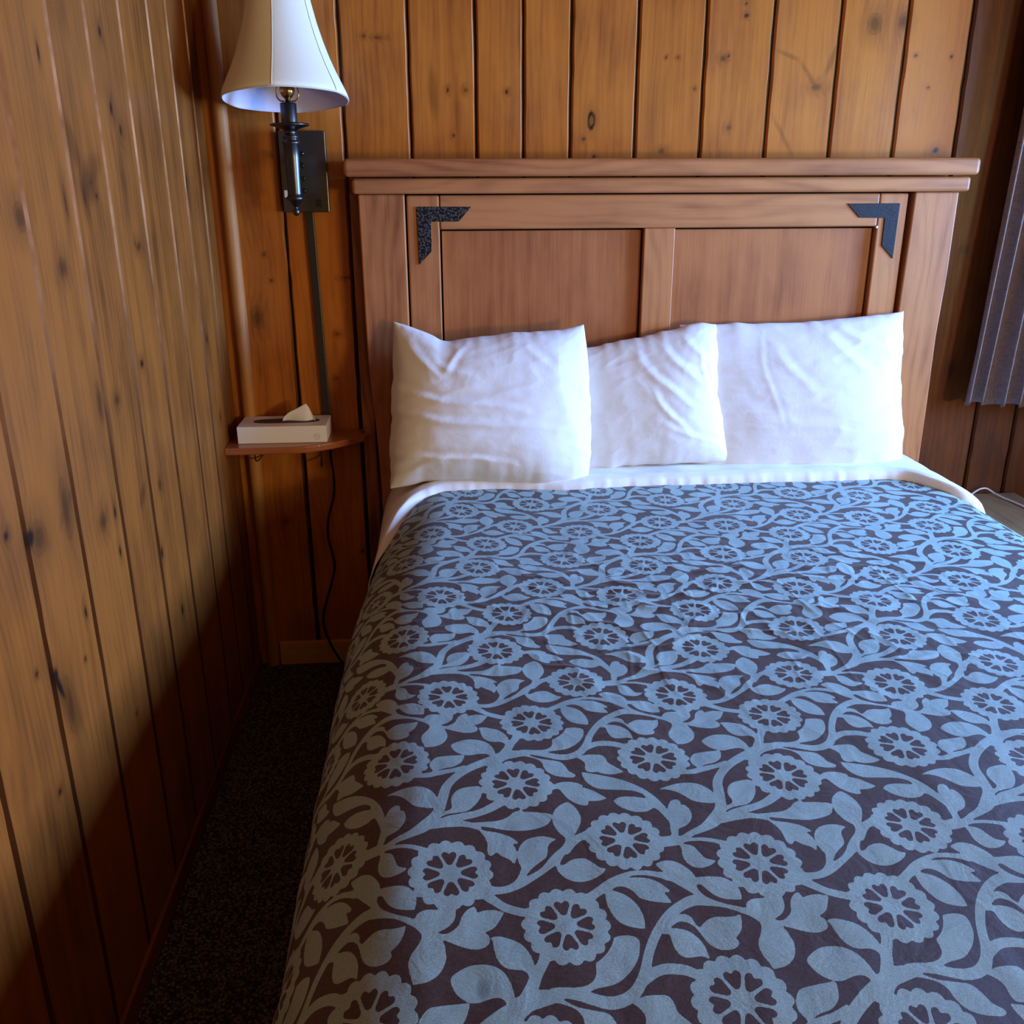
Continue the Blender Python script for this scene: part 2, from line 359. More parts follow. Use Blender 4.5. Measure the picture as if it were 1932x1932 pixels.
def shade_mat(name, col, back):
    n = NT(name); v = n.obj(); p = n.sep(v)
    w = n.noise(n.vec(n.math('MULTIPLY', p[0], 900), n.math('MULTIPLY', p[1], 900), n.math('MULTIPLY', p[2], 120)), 1, 2)
    c = n.mix(n.mr(w, .3, .7), tuple(x * .93 for x in col[:3]) + (1,), col); n.bump(w, .15, .001)
    m = n.set(Base_Color=c, Roughness=.8)
    return m
M_shade = shade_mat('cream_lamp_shade_fabric', S('f0e7ca'), None)
M_lining = shade_mat('white_lamp_shade_lining', S('ddd6e4'), None)
M_trimf = plain('cream_shade_piping', S('d8cdb0'), .8)

# ------------------------------------------------------------------ structure
XW, XR, YF, ZC = -0.03, 3.30, -4.6, 2.42
def board_wall(name, edges, z0, z1, to_world, mat, tones=None, seed=1, pale=4, knots=(), fine=(9, 9), dep=.013, cham=.0052, gap=.0060, thick=.05):
    """one mesh: boards with chamfered edges and open grooves along 'edges'"""
    rng = random.Random(seed); nz = 560; zs = np.linspace(z0, z1, nz)
    cols = []; rn = []
    for i in range(len(edges) - 1):
        a, b = edges[i] + gap / 2, edges[i + 1] - gap / 2
        tone = tones[i] if tones and i < len(tones) and tones[i] is not None else rng.random()
        r = (rng.random(), rng.random(), tone)
        zk = np.linspace(z0, z1, 60)
        lj = np.interp(zs, zk, [rng.gauss(0, .0006) for _ in zk]); rj = np.interp(zs, zk, [rng.gauss(0, .0006) for _ in zk])
        bow = rng.uniform(-.0012, .0012)
        nf = int((b - a) / .0042) if fine[0] <= (a + b) / 2 <= fine[1] else 2
        prof = [(a, dep, 0), (a, dep * .75, 1), (a + cham * .9, 0, 2)]
        prof += [(a + cham * .9 + (b - a - 1.8 * cham) * q / nf, bow * math.sin(math.pi * q / nf), 3) for q in range(1, nf)]
        prof += [(b - cham * .9, 0, 4), (b, dep * .75, 5), (b, dep, 6)]
        for u, d, k in prof:
            jit = lj if k in (1, 2) else (rj if k in (4, 5) else 0)
            cols.append(np.stack([np.full(nz, u) + jit, zs, np.full(nz, d)], 1)); rn.append((r[0], r[1], -1.1) if k == pale else ((r[0], r[1], 1.8) if k in (0, 5, 6) else r))
    G = np.stack(cols, 0)            # cols x nz x (u,z,d)
    P = to_world(G); uvs = G[..., :2]
    at_ = None
    if knots:
        u_, v_ = G[..., 0], G[..., 1]; kn = np.zeros_like(u_); ha = np.zeros_like(u_)
        wu = u_ + (fbm(u_ * 55, v_ * 38, 61, 3) - .5) * .005; wv = v_ + (fbm(u_ * 38, v_ * 50, 71, 3) - .5) * .007
        for (ku, kv, ru, rv, kind, ang) in knots:
            ca, sa = math.cos(math.radians(ang)), math.sin(math.radians(ang))
            du = ((wu - ku) * ca + (wv - kv) * sa) / max(ru, .0045); dv = ((wv - kv) * ca - (wu - ku) * sa) / max(rv, .0045)
            dd = np.sqrt(du * du + dv * dv)
            if kind == 2: kk = np.maximum(1 - sst(.12, .42, np.abs(dd - .80)), .40 * (1 - sst(.6, 1, dd)))
            else: kk = (.58, .97, 0, .36)[kind] * (1 - sst(.3, 1.05, dd)) + (.25 * (1 - sst(0, .15, np.abs(dd - .9))) if kind == 0 and rv > .012 else 0)
            kn = np.maximum(kn, kk)
            if kind != 3: ha = np.maximum(ha, 1 - sst(.6, 3.0, dd))
        at_ = {'knot': kn, 'halo': ha}
    me = grid_mesh(name, P, uv=uvs, attrs=at_)
    at = me.color_attributes.new('brd', 'FLOAT_COLOR', 'CORNER')
    nz_ = nz; vi = np.zeros(len(me.loops), np.int32); me.loops.foreach_get('vertex_index', vi)
    # board index per face = board of its first column
    fc = vi.reshape(-1, 4).min(1) // nz_; rr = np.array(rn)[np.clip(fc, 0, len(rn) - 1)]
    colr = np.concatenate([rr, np.ones((len(rr), 1))], 1); colr = np.repeat(colr, 4, 0)
    at.data.foreach_set('color', colr.astype(np.float32).ravel())
    bm = bmesh.new(); bm.from_mesh(me)
    # backing slab behind the grooves
    e0, e1 = edges[0], edges[-1]
    g = np.array([[[e0, z0, dep], [e0, z1, dep]], [[e1, z0, dep], [e1, z1, dep]], ])
    q = to_world(np.array([[e0, z0, dep], [e1, z0, dep], [e1, z1, dep], [e0, z1, dep], [e0, z0, thick], [e1, z0, thick], [e1, z1, thick], [e0, z1, thick]], float))
    vs = [bm.verts.new(x) for x in q]
    for f in ((4, 5, 6, 7), (0, 4, 5, 1), (1, 5, 6, 2), (2, 6, 7, 3), (3, 7, 4, 0)): bm.faces.new([vs[k] for k in f])
    bmesh.ops.recalc_face_normals(bm, faces=bm.faces)
    bm.to_mesh(me); bm.free()
    return struct(link(name, me, mat))
GB = [-.085, .154, .329, .506, .680, .806, .9325, 1.109, 1.289, 1.471, 1.652, 1.835, 2.012, 2.205, 2.333, 2.50, 2.69, 2.88, 3.07, 3.30]
TB = [.62, .45, .60, .55, .50, .48, .40, .45, .38, .32, .36, .10, 1.14, 1.18, 1.18, 1.1, 1.1, 1.1, 1.1]  # the high tones put the dim right corner's shade into the board colour
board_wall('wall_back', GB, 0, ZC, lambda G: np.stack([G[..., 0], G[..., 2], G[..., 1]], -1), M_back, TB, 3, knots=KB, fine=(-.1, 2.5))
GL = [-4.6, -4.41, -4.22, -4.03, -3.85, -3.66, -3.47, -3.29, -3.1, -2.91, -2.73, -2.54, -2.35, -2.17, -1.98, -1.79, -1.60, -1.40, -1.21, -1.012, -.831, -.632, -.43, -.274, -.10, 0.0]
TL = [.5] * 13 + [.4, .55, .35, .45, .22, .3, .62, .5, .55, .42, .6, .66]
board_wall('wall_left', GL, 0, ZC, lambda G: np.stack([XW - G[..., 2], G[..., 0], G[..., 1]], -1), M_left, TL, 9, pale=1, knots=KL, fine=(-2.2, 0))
struct(link('floor', box_me('floor', XW - .05, XR + .05, YF - .05, .05, -.06, 0), M_carpet))
struct(link('ceiling', box_me('ceiling', XW - .05, XR + .05, YF - .05, .05, ZC, ZC + .05, grain='y'), M_pine))
struct(link('wall_front', box_me('wall_front', XW - .05, XR + .05, YF - .05, YF, 0, ZC, grain='z'), M_pine))
# right wall with two window openings
bm = bmesh.new()
for a in ((-.34, .0, 0, ZC), (-1.30, -.34, 0, .95), (-1.30, -.34, 1.93, ZC), (-2.83, -1.30, 0, ZC), (-3.77, -2.83, 0, .98), (-3.77, -2.83, 1.93, ZC), (YF, -3.77, 0, ZC)):
    bm_box(bm, XR, XR + .05, a[0], a[1], a[2], a[3])
me = to_me(bm, 'wall_right'); finish_wood(me, lambda p: p.y, lambda p: p.z)
struct(link('wall_right', me, M_pine))
def window(name, y0, y1, z0, z1):
    bm = bmesh.new()
    for a in ((y0 - .04, y1 + .04, z0 - .04, z0), (y0 - .04, y1 + .04, z1, z1 + .04), (y0 - .04, y0, z0, z1), (y1, y1 + .04, z0, z1), ):
        bm_box(bm, XR - .012, XR + .05, a[0], a[1], a[2], a[3], bevel=.003)
    me = to_me(bm, name); finish_wood(me, lambda p: p.y, lambda p: p.z)
    return struct(link(name, me, M_pine))
window('window_1', -1.30, -.34, .95, 1.93); window('window_2', -3.77, -2.83, .98, 1.93)

# corner trim (rounded moulding where left and back walls meet)
pts = [(-.008, 0.0)] + [(.011 - .019 * math.cos(a), -.004 - .018 * math.sin(a)) for a in np.linspace(0, math.pi, 14)] + [(.030, 0.0)]
me = prism_me('trim_1', pts, 0.0, ZC, plane='xy'); finish_wood(me, lambda p: p.x + p.y, lambda p: p.z, (.3, .7, .35))
struct(link('trim_1', me, M_trim))
# short raw baseboard under the shelf and low dark baseboard along the left wall
struct(link('baseboard_back', box_me('baseboard_back', .034, .60, -.016, -.001, 0, .078, bevel=.003, grain='x', rnd=(.4, .2, .3)), M_raw))
struct(link('baseboard_left', box_me('baseboard_left', XW, XW + .010, YF, -.034, 0, .055, bevel=.003, grain='y', rnd=(.4, .2, .9)), M_left))

# ------------------------------------------------------------------ bed: mattress, bedspread, folded sheet
BZ = .67; RL = .19; RR_ = .14; XRB = 2.006; YFOOT = -2.16; RF = .12
def xl(Y): return .350 + .038 * sst(-1.1, -.36, Y)
def bed_surface(X, Y, off=0.0):
    """X, Y are unrolled cloth coordinates; returns world points on the bed, 'off' above it"""
    X = np.asarray(X, float); Y = np.asarray(Y, float); L = xl(Y)
    aL = np.clip((L + RL - X) / RL, 0, math.pi / 2); dL = np.maximum((L + RL - X) - RL * math.pi / 2, 0)
    aR = np.clip((X - (XRB - RR_)) / RR_, 0, math.pi / 2); dR = np.maximum((X - (XRB - RR_)) - RR_ * math.pi / 2, 0)
    aF = np.clip((YFOOT + RF - Y) / RF, 0, math.pi / 2); dF = np.maximum((YFOOT + RF - Y) - RF * math.pi / 2, 0)
    x = np.clip(X, L + RL, XRB - RR_) - (RL + off) * np.sin(aL) + (RR_ + off) * np.sin(aR)
    y = np.maximum(Y, YFOOT + RF) - (RF + off) * np.sin(aF)
    z = BZ + off - (RL + off) * (1 - np.cos(aL)) - (RR_ + off) * (1 - np.cos(aR)) - (RF + off) * (1 - np.cos(aF)) - np.sqrt(dL ** 2 + dF ** 2 + dR ** 2)
    # hanging cloth swings out a little and waves
    wv = .006 * np.sin(Y * 17 + 1.3 * np.sin(Y * 5)); h = np.clip(dL / .4, 0, 1)
    x = x - h * (.012 + wv); h2 = np.clip(dR / .4, 0, 1); x = x + h2 * (.012 + wv)
    hf = np.clip(dF / .4, 0, 1); y = y - hf * (.012 + .006 * np.sin(X * 16))
    return x, y, np.maximum(z, .03)

LEAVES = [[[0.4951,0.4773,1],[0.5434,0.4647,0],[0.6017,0.4459,0],[0.6569,0.4158,0],[0.705,0.3766,0],[0.7382,0.3313,0],[0.7579,0.2839,0],[0.7671,0.2514,1],[0.7768,0.2082,0],[0.7768,0.1658,0],[0.7644,0.1206,1],[0.74,0.1272,1],[0.7555,0.1672,0],[0.7563,0.1961,0],[0.7469,0.2263,0],[0.7323,0.2602,0],[0.7179,0.2733,0],[0.6927,0.258,0],[0.6534,0.2563,0],[0.618,0.272,0],[0.5949,0.2927,0],[0.5819,0.3162,1],[0.6074,0.3341,0],[0.6476,0.3362,0],[0.6857,0.3284,0],[0.7034,0.3227,1],[0.6976,0.3453,0],[0.6699,0.3646,0],[0.6314,0.3726,0],[0.5762,0.3781,0],[0.5373,0.3857,0],[0.5094,0.4111,0],[0.4969,0.4456,0]],[[0.7659,0.247,0],[0.7697,0.2747,0],[0.786,0.3034,0],[0.8052,0.3126,0],[0.8185,0.3031,0],[0.8187,0.2784,1],[0.8285,0.2823,0],[0.8393,0.2646,0],[0.8429,0.2365,0],[0.8344,0.2098,0],[0.817,0.1869,0],[0.7943,0.1741,0],[0.7778,0.1668,0],[0.7694,0.1456,0],[0.749,0.1469,0],[0.7579,0.2094,0]],[[0.756,0.3701,1],[0.7966,0.3859,0],[0.8405,0.3973,0],[0.8817,0.3977,0],[0.9186,0.384,0],[0.9429,0.3567,0],[0.9554,0.3258,1],[0.9636,0.3075,0],[0.9446,0.2857,0],[0.9052,0.2868,0],[0.8692,0.2997,0],[0.8453,0.3276,0],[0.8202,0.353,0],[0.7879,0.3682,0]],[[0.9654,0.2642,1],[0.9872,0.2699,0],[1.003,0.2813,0],[1.0059,0.2956,0],[1.0026,0.3253,0],[1.0126,0.3576,0],[1.0377,0.3833,0],[1.0788,0.3944,0],[1.1096,0.3932,0],[1.1147,0.3617,0],[1.1044,0.3262,0],[1.0802,0.2897,0],[1.0545,0.2687,0],[1.0157,0.2603,0],[0.9897,0.2538,0],[0.9555,0.234,1]],[[1.0542,0.2142,1],[1.1194,0.2199,0],[1.1652,0.2255,0],[1.1999,0.2422,0],[1.2206,0.2633,0],[1.2404,0.272,0],[1.2496,0.2823,1],[1.2561,0.266,1],[1.2897,0.2641,0],[1.3282,0.2594,0],[1.353,0.2514,0],[1.3487,0.2288,0],[1.3304,0.2023,0],[1.2914,0.1865,0],[1.2401,0.1775,0],[1.1946,0.1815,0],[1.1512,0.1907,0],[1.1035,0.1991,1]],[[1.0921,0.2001,1],[1.1158,0.1802,0],[1.159,0.1711,0],[1.1988,0.1542,0],[1.2185,0.1366,0],[1.2298,0.1225,1],[1.2064,0.1219,1],[1.2171,0.0978,0],[1.2181,0.0698,0],[1.2066,0.0353,1],[1.1944,0.0546,0],[1.1704,0.0691,0],[1.1514,0.0868,1],[1.1376,0.072,0],[1.1267,0.0729,0],[1.1218,0.0934,0],[1.1235,0.1214,0],[1.1159,0.1508,0],[1.0975,0.1833,0]],[[1.3623,0.3914,1],[1.3987,0.4157,0],[1.4318,0.4224,0],[1.4673,0.4157,0],[1.4881,0.4007,1],[1.4824,0.3916,1],[1.5164,0.3755,0],[1.5398,0.3543,0],[1.5634,0.3301,1],[1.5298,0.3179,0],[1.4943,0.3183,1],[1.4888,0.2946,1],[1.4689,0.2965,0],[1.4428,0.3111,0],[1.4206,0.3346,0],[1.4075,0.3607,0],[1.3927,0.3835,0],[1.3551,0.3656,1]],[[0.1204,-0.2276,1],[0.1444,-0.2256,0],[0.1758,-0.2341,0],[0.2064,-0.2507,0],[0.2264,-0.2771,0],[0.2365,-0.3042,0],[0.2394,-0.3336,1],[0.243,-0.3684,0],[0.22,-0.3919,0],[0.2208,-0.3457,0],[0.2037,-0.3308,0],[0.1764,-0.3284,0],[0.1554,-0.3214,0],[0.1379,-0.3014,0],[0.1297,-0.2745,0],[0.126,-0.247,0]],[[0.0061,-0.3503,0],[0.0301,-0.3286,0],[0.0606,-0.3146,0],[0.0914,-0.3119,0],[0.1249,-0.3181,0],[0.1516,-0.3357,0],[0.1683,-0.3628,0],[0.1757,-0.3905,0],[0.1798,-0.4187,1],[0.1932,-0.4379,0],[0.1577,-0.4508,1],[0.1593,-0.431,0],[0.148,-0.4124,0],[0.1306,-0.407,0],[0.107,-0.4108,0],[0.0776,-0.4188,0],[0.0542,-0.4154,0],[0.0307,-0.4019,0],[0.0142,-0.3809,0]],[[1.2773,0.593,1],[1.3081,0.5809,0],[1.3404,0.5623,0],[1.3842,0.5505,0],[1.4238,0.5398,0],[1.4409,0.5089,0],[1.4472,0.4843,0],[1.4696,0.4619,0],[1.4636,0.4491,0],[1.4428,0.4464,0],[1.3992,0.4551,0],[1.3689,0.4747,0],[1.3571,0.5029,0],[1.353,0.5344,0],[1.3339,0.5573,0],[1.2959,0.5727,0],[1.271,0.577,0]],[[0.3773,-0.3804,1],[0.3904,-0.3733,0],[0.4032,-0.3598,0],[0.4094,-0.3409,0],[0.4116,-0.3182,0],[0.4192,-0.2917,0],[0.4395,-0.2652,0],[0.4692,-0.242,0],[0.4996,-0.2346,0],[0.525,-0.236,0],[0.5454,-0.2462,0],[0.5471,-0.2676,0],[0.5356,-0.3049,0],[0.5132,-0.3369,0],[0.4866,-0.3612,0],[0.4589,-0.3785,0],[0.4274,-0.386,0],[0.4027,-0.3903,0],[0.382,-0.398,1],[0.3643,-0.4071,0],[0.3348,-0.4057,0],[0.3372,-0.3883,0],[0.3616,-0.3848,0]],[[1.4905,0.5641,1],[1.5229,0.5804,0],[1.5557,0.5831,0],[1.5896,0.5783,0],[1.6017,0.5568,0],[1.6044,0.5351,0],[1.6241,0.512,0],[1.641,0.4929,0],[1.6557,0.4742,1],[1.6168,0.4631,0],[1.5791,0.4668,0],[1.5522,0.479,1],[1.5394,0.4754,0],[1.5158,0.4811,0],[1.5126,0.502,0],[1.5168,0.5295,0],[1.505,0.5519,0]],[[0.6339,-0.215,1],[0.6494,-0.2183,0],[0.6716,-0.2212,0],[0.6985,-0.2305,0],[0.721,-0.2541,0],[0.7326,-0.28,0],[0.7347,-0.3046,0],[0.7383,-0.3254,1],[0.7192,-0.3138,0],[0.697,-0.3139,0],[0.6744,-0.3157,0],[0.655,-0.3058,0],[0.6449,-0.2844,0],[0.6419,-0.2594,0],[0.6407,-0.2395,0],[0.6224,-0.2346,0]],[[0.6739,-0.1758,1],[0.7035,-0.1711,1],[0.7214,-0.1848,0],[0.7276,-0.2093,0],[0.7379,-0.2214,1],[0.7511,-0.208,0],[0.7758,-0.1926,0],[0.8002,-0.1893,0],[0.826,-0.1924,0],[0.8495,-0.1923,0],[0.8702,-0.1861,1],[0.8659,-0.2129,0],[0.853,-0.242,0],[0.83,-0.2641,1],[0.835,-0.2778,0],[0.8251,-0.2923,0],[0.8034,-0.2994,0],[0.7784,-0.2975,0],[0.7567,-0.2853,0],[0.7411,-0.2627,0],[0.7321,-0.2384,0],[0.7195,-0.2144,0],[0.7003,-0.2006,0],[0.6776,-0.1991,0],[0.6479,-0.2178,1],[0.6381,-0.2116,0]],[[0.6607,0.0195,1],[0.6813,0.0275,0],[0.704,0.0316,0],[0.7339,0.0218,0],[0.7565,-0.0003,0],[0.7712,-0.0239,0],[0.7748,-0.0419,1],[0.7869,-0.0428,0],[0.8222,-0.0431,0],[0.8561,-0.0478,0],[0.8795,-0.0627,0],[0.8949,-0.0898,0],[0.8965,-0.1153,0],[0.8929,-0.1358,1],[0.8661,-0.1337,0],[0.8372,-0.1274,0],[0.8142,-0.1132,0],[0.7969,-0.091,0],[0.7851,-0.0722,0],[0.7718,-0.07,0],[0.7687,-0.0805,0],[0.774,-0.0978,0],[0.7887,-0.1176,0],[0.8112,-0.1336,0],[0.8407,-0.148,0],[0.8713,-0.1584,0],[0.9062,-0.1752,0],[0.8974,-0.1903,0],[0.8653,-0.1759,0],[0.8362,-0.1617,0],[0.8049,-0.1534,0],[0.7727,-0.1478,0],[0.7408,-0.1407,0],[0.7343,-0.1158,0],[0.7593,-0.1101,1],[0.7244,-0.0775,0],[0.6964,-0.052,0],[0.666,-0.0339,0],[0.6441,-0.0224,0],[0.6642,-0.0125,0],[0.6856,-0.0192,1],[0.6708,-0.0003,0]],[[0.5127,-0.048,1],[0.5373,-0.0376,1],[0.5611,-0.0323,0],[0.5962,-0.032,0],[0.6296,-0.0392,0],[0.6569,-0.056,0],[0.6732,-0.0741,0],[0.6819,-0.0874,0],[0.6737,-0.0923,0],[0.659,-0.0893,1],[0.6681,-0.1073,0],[0.6769,-0.1324,1],[0.6424,-0.1282,0],[0.6103,-0.121,0],[0.5826,-0.1083,0],[0.5702,-0.087,0],[0.5532,-0.0701,0],[0.5339,-0.0631,0],[0.509,-0.067,0],[0.4991,-0.0736,1],[0.4889,-0.0639,1]],[[0.4882,-0.068,1],[0.5006,-0.075,0],[0.5164,-0.082,0],[0.541,-0.0957,0],[0.5627,-0.1214,0],[0.5757,-0.1541,0],[0.5786,-0.1852,0],[0.5755,-0.2159,1],[0.5497,-0.2118,0],[0.5194,-0.2007,0],[0.4971,-0.1806,0],[0.4833,-0.149,0],[0.4775,-0.117,0],[0.4792,-0.0926,0]],[[0.8727,-0.1634,1],[0.8961,-0.1664,1],[0.9034,-0.1489,0],[0.9268,-0.1364,0],[0.9655,-0.1346,0],[0.9877,-0.1311,0],[1.0126,-0.1164,1],[1.018,-0.1336,0],[1.0168,-0.1582,0],[1.0096,-0.1778,0],[0.993,-0.1962,0],[0.9629,-0.2124,1],[0.9879,-0.2172,0],[1.0096,-0.2055,0],[1.0272,-0.1873,0],[1.0361,-0.1599,0],[1.0516,-0.1365,0],[1.0736,-0.1216,1],[1.0803,-0.1348,0],[1.0811,-0.1453,1],[1.1039,-0.1369,0],[1.1327,-0.1353,0],[1.1632,-0.1456,1],[1.145,-0.1777,0],[1.1312,-0.1965,0],[1.1013,-0.2136,1],[1.1134,-0.2205,0],[1.1172,-0.2382,0],[1.1097,-0.2546,0],[1.0887,-0.264,0],[1.0651,-0.2644,0],[1.0381,-0.2576,0],[1.0066,-0.2454,0],[0.978,-0.2335,1],[0.9868,-0.2531,0],[0.9908,-0.2756,0],[0.9916,-0.2973,0],[0.9804,-0.328,0],[0.9643,-0.3472,0],[0.9429,-0.3605,0],[0.922,-0.3654,0],[0.9022,-0.3676,1],[0.8971,-0.3482,0],[0.8892,-0.3271,0],[0.8857,-0.3025,0],[0.8931,-0.2782,0],[0.9087,-0.2539,0],[0.9185,-0.2323,0],[0.9175,-0.217,0],[0.9035,-0.2005,0],[0.8846,-0.1873,0],[0.8678,-0.1773,0]],[[0.2293,0.0213,1],[0.221,0.0509,0],[0.2214,0.0787,0],[0.2314,0.1119,0],[0.2557,0.1383,0],[0.2864,0.1501,0],[0.3199,0.1513,0],[0.357,0.1373,1],[0.3352,0.1241,0],[0.3237,0.105,0],[0.3186,0.0765,0],[0.3094,0.0581,0],[0.282,0.0359,0],[0.2586,0.0139,0],[0.2387,-0.0133,1],[0.2532,-0.0071,0],[0.2793,0.009,0],[0.3028,0.0308,0],[0.3236,0.0577,0],[0.3486,0.0851,0],[0.3692,0.1037,0],[0.3831,0.1251,0],[0.3895,0.1448,0],[0.416,0.1489,1],[0.4304,0.1458,0],[0.4033,0.1122,0],[0.3804,0.0794,0],[0.36,0.0473,0],[0.3517,0.0248,0],[0.3414,0.0274,0],[0.3028,-0.0005,0],[0.2652,-0.0278,0],[0.2213,-0.0564,0],[0.1756,-0.075,0],[0.1312,-0.0804,1],[0.1074,-0.0813,0],[0.0913,-0.0524,0],[0.107,-0.0433,0],[0.1394,-0.0508,0],[0.1703,-0.0491,0],[0.1952,-0.0369,0],[0.2141,-0.0158,0]],[[0.3872,0.1417,0],[0.3668,0.1701,0],[0.3546,0.2065,0],[0.3547,0.2383,0],[0.3692,0.276,0],[0.3961,0.3031,0],[0.4193,0.3149,1],[0.4377,0.2934,0],[0.4515,0.257,0],[0.4521,0.2246,0],[0.4388,0.1882,0],[0.4153,0.1493,1],[0.4404,0.1625,0],[0.4764,0.1765,0],[0.4733,0.1361,0],[0.4429,0.1308,0],[0.4178,0.1111,0],[0.383,0.0716,0],[0.3645,0.096,0],[0.386,0.1195,0]],[[0.3422,0.0342,1],[0.3557,0.0283,0],[0.3703,0.031,0],[0.3902,0.0463,0],[0.4164,0.0537,0],[0.4411,0.0513,0],[0.463,0.0319,0],[0.481,0.013,0],[0.5002,0.0076,1],[0.4837,-0.0117,0],[0.4525,-0.03,0],[0.4197,-0.0394,0],[0.3888,-0.0374,0],[0.3631,-0.0221,0],[0.3468,0.0003,0],[0.3418,0.0161,0]],[[0.7627,0.1008,1],[0.7868,0.0942,0],[0.8059,0.0831,0],[0.8169,0.0581,0],[0.8307,0.031,0],[0.8616,0.0194,1],[0.8399,0.0024,0],[0.8084,-0.0067,0],[0.7816,-0.0003,0],[0.7656,0.0192,0],[0.7591,0.0477,0],[0.7627,0.0714,0]],[[0.9304,0.4642,1],[0.9353,0.4835,0],[0.9231,0.5109,0],[0.9267,0.5377,0],[0.9484,0.5672,0],[0.9813,0.5753,0],[1.0218,0.5794,0],[1.0549,0.5805,0],[1.0525,0.5562,0],[1.0403,0.5295,0],[1.0118,0.5079,0],[0.9795,0.5002,0],[0.9543,0.4901,1],[0.9565,0.4807,0],[0.9875,0.485,0],[0.9962,0.4725,1],[0.9582,0.459,0]]]
STEMS = [[[1.2962,0.6123,1.2863,0.5744],[1.2278,0.6013,1.2184,0.5542],[1.1525,0.5722,1.1492,0.525],[1.0817,0.5267,1.0861,0.4852],[1.0214,0.4738,1.0368,0.4404],[0.9709,0.4019,1.0041,0.391],[0.9498,0.3172,0.9889,0.3205],[0.9351,0.264,0.9709,0.2492],[0.9027,0.2245,0.9248,0.1788],[0.862,0.1823,0.8662,0.1482],[0.8145,0.1552,0.8168,0.1301],[0.7749,0.134,0.7746,0.101],[0.7446,0.1381,0.7364,0.0915],[0.6981,0.1321,0.6913,0.0882]],[[0.8921,0.1766,0.8964,0.2025],[0.9327,0.1829,0.9379,0.2117],[0.9938,0.1942,1.0012,0.2235],[1.0511,0.1967,1.0611,0.2205],[1.0998,0.1819,1.1067,0.1946]],[[0.9288,0.1932,0.9283,0.2077],[0.9614,0.2047,0.9612,0.2295],[0.9873,0.2137,0.9908,0.2461],[1.0339,0.2245,1.0392,0.2592],[1.0934,0.2428,1.0962,0.2768],[1.1471,0.268,1.1436,0.3068],[1.1968,0.3031,1.1885,0.3468]],[[0.2768,-0.4177,0.2755,-0.3851],[0.3042,-0.4132,0.3082,-0.3833],[0.3441,-0.4215,0.3553,-0.3898],[0.3853,-0.4363,0.3981,-0.4054],[0.425,-0.4476,0.4318,-0.4127],[0.4704,-0.4428,0.4646,-0.4092],[0.5104,-0.4222,0.4913,-0.3949],[0.5376,-0.3908,0.5116,-0.3739],[0.5582,-0.3537,0.5308,-0.3435],[0.5746,-0.3109,0.5492,-0.3022],[0.5944,-0.2727,0.5705,-0.2599],[0.6232,-0.2302,0.6023,-0.212],[0.6574,-0.1946,0.6405,-0.169],[0.6957,-0.1652,0.6863,-0.1333],[0.7368,-0.1477,0.7384,-0.1087],[0.775,-0.1441,0.7829,-0.11]],[[0.1566,-0.5017,0.1212,-0.4672],[0.1872,-0.4757,0.1503,-0.4375],[0.2139,-0.4512,0.185,-0.4073],[0.2435,-0.4317,0.2347,-0.3889],[0.2907,-0.4241,0.2886,-0.3888],[0.3111,-0.4164,0.3049,-0.3863]],[[0.2133,-0.4295,0.187,-0.4121],[0.2341,-0.4009,0.2058,-0.3829],[0.2457,-0.3813,0.2151,-0.3669],[0.2582,-0.351,0.2292,-0.3356],[0.277,-0.3187,0.2501,-0.3048],[0.2946,-0.282,0.2617,-0.2689]],[[0.5362,-0.3909,0.525,-0.3745],[0.5697,-0.3703,0.5584,-0.3433],[0.5939,-0.3617,0.5951,-0.3299],[0.6234,-0.3621,0.6335,-0.3307],[0.6554,-0.3686,0.6714,-0.3409],[0.6919,-0.388,0.7084,-0.3657]],[[0.4265,-0.1214,0.4139,-0.0909],[0.4636,-0.0934,0.4538,-0.0649],[0.5064,-0.0713,0.4959,-0.0361],[0.543,-0.0405,0.5388,-0.0166],[0.5817,-0.0236,0.5832,-0.0053],[0.6252,-0.0255,0.6309,-0.0058],[0.6632,-0.0374,0.6722,-0.0164],[0.6868,-0.0509,0.699,-0.0263]],[[0.0766,-0.0654,0.0992,-0.0391],[0.1006,-0.0952,0.1211,-0.0673],[0.129,-0.117,0.1449,-0.0906],[0.1564,-0.137,0.169,-0.1109],[0.1839,-0.15,0.1932,-0.1224],[0.2197,-0.1624,0.2284,-0.1348]],[[0.7597,0.0917,0.7611,0.1202],[0.7756,0.1026,0.7776,0.119],[0.8059,0.1078,0.8096,0.1226],[0.8487,0.1034,0.8542,0.119],[0.8822,0.0936,0.89,0.1108],[0.9138,0.0783,0.9244,0.0993]],[[0.8551,0.4483,0.8586,0.4641],[0.9139,0.4458,0.9192,0.4742],[0.9611,0.4608,0.9652,0.4892],[1.007,0.4735,1.0111,0.4989],[1.0541,0.4853,1.0591,0.5173]]]
SU = [1.50003,2.75518,0.19626,-0.01865,0.13516,0.13162,0.05207,-0.09922,0.0305,0.01106]
SV = [1.80076,-0.0467,2.70959,-0.22516,-0.03975,0.07576,0.20569,-0.20915,-0.10795,-0.12523]
OFFS = {"A":[0.0,0.0],"B":[0.3439,-0.1932],"C":[0.5841,0.1268],"D":[0.2427,0.4118],"E":[-0.2149,0.5498]}
FR = dict(A=.0485, B=.0468, C=.0462, D=.0482, E=.049)
TA, TBB = .363, .369
def crs(a, b, c, d, n=6):
    t = np.arange(n)[:, None] / n
    return .5 * ((2 * b) + (c - a) * t + (2 * a - 5 * b + 4 * c - d) * t * t + (-a + 3 * b - 3 * c + d) * t ** 3)
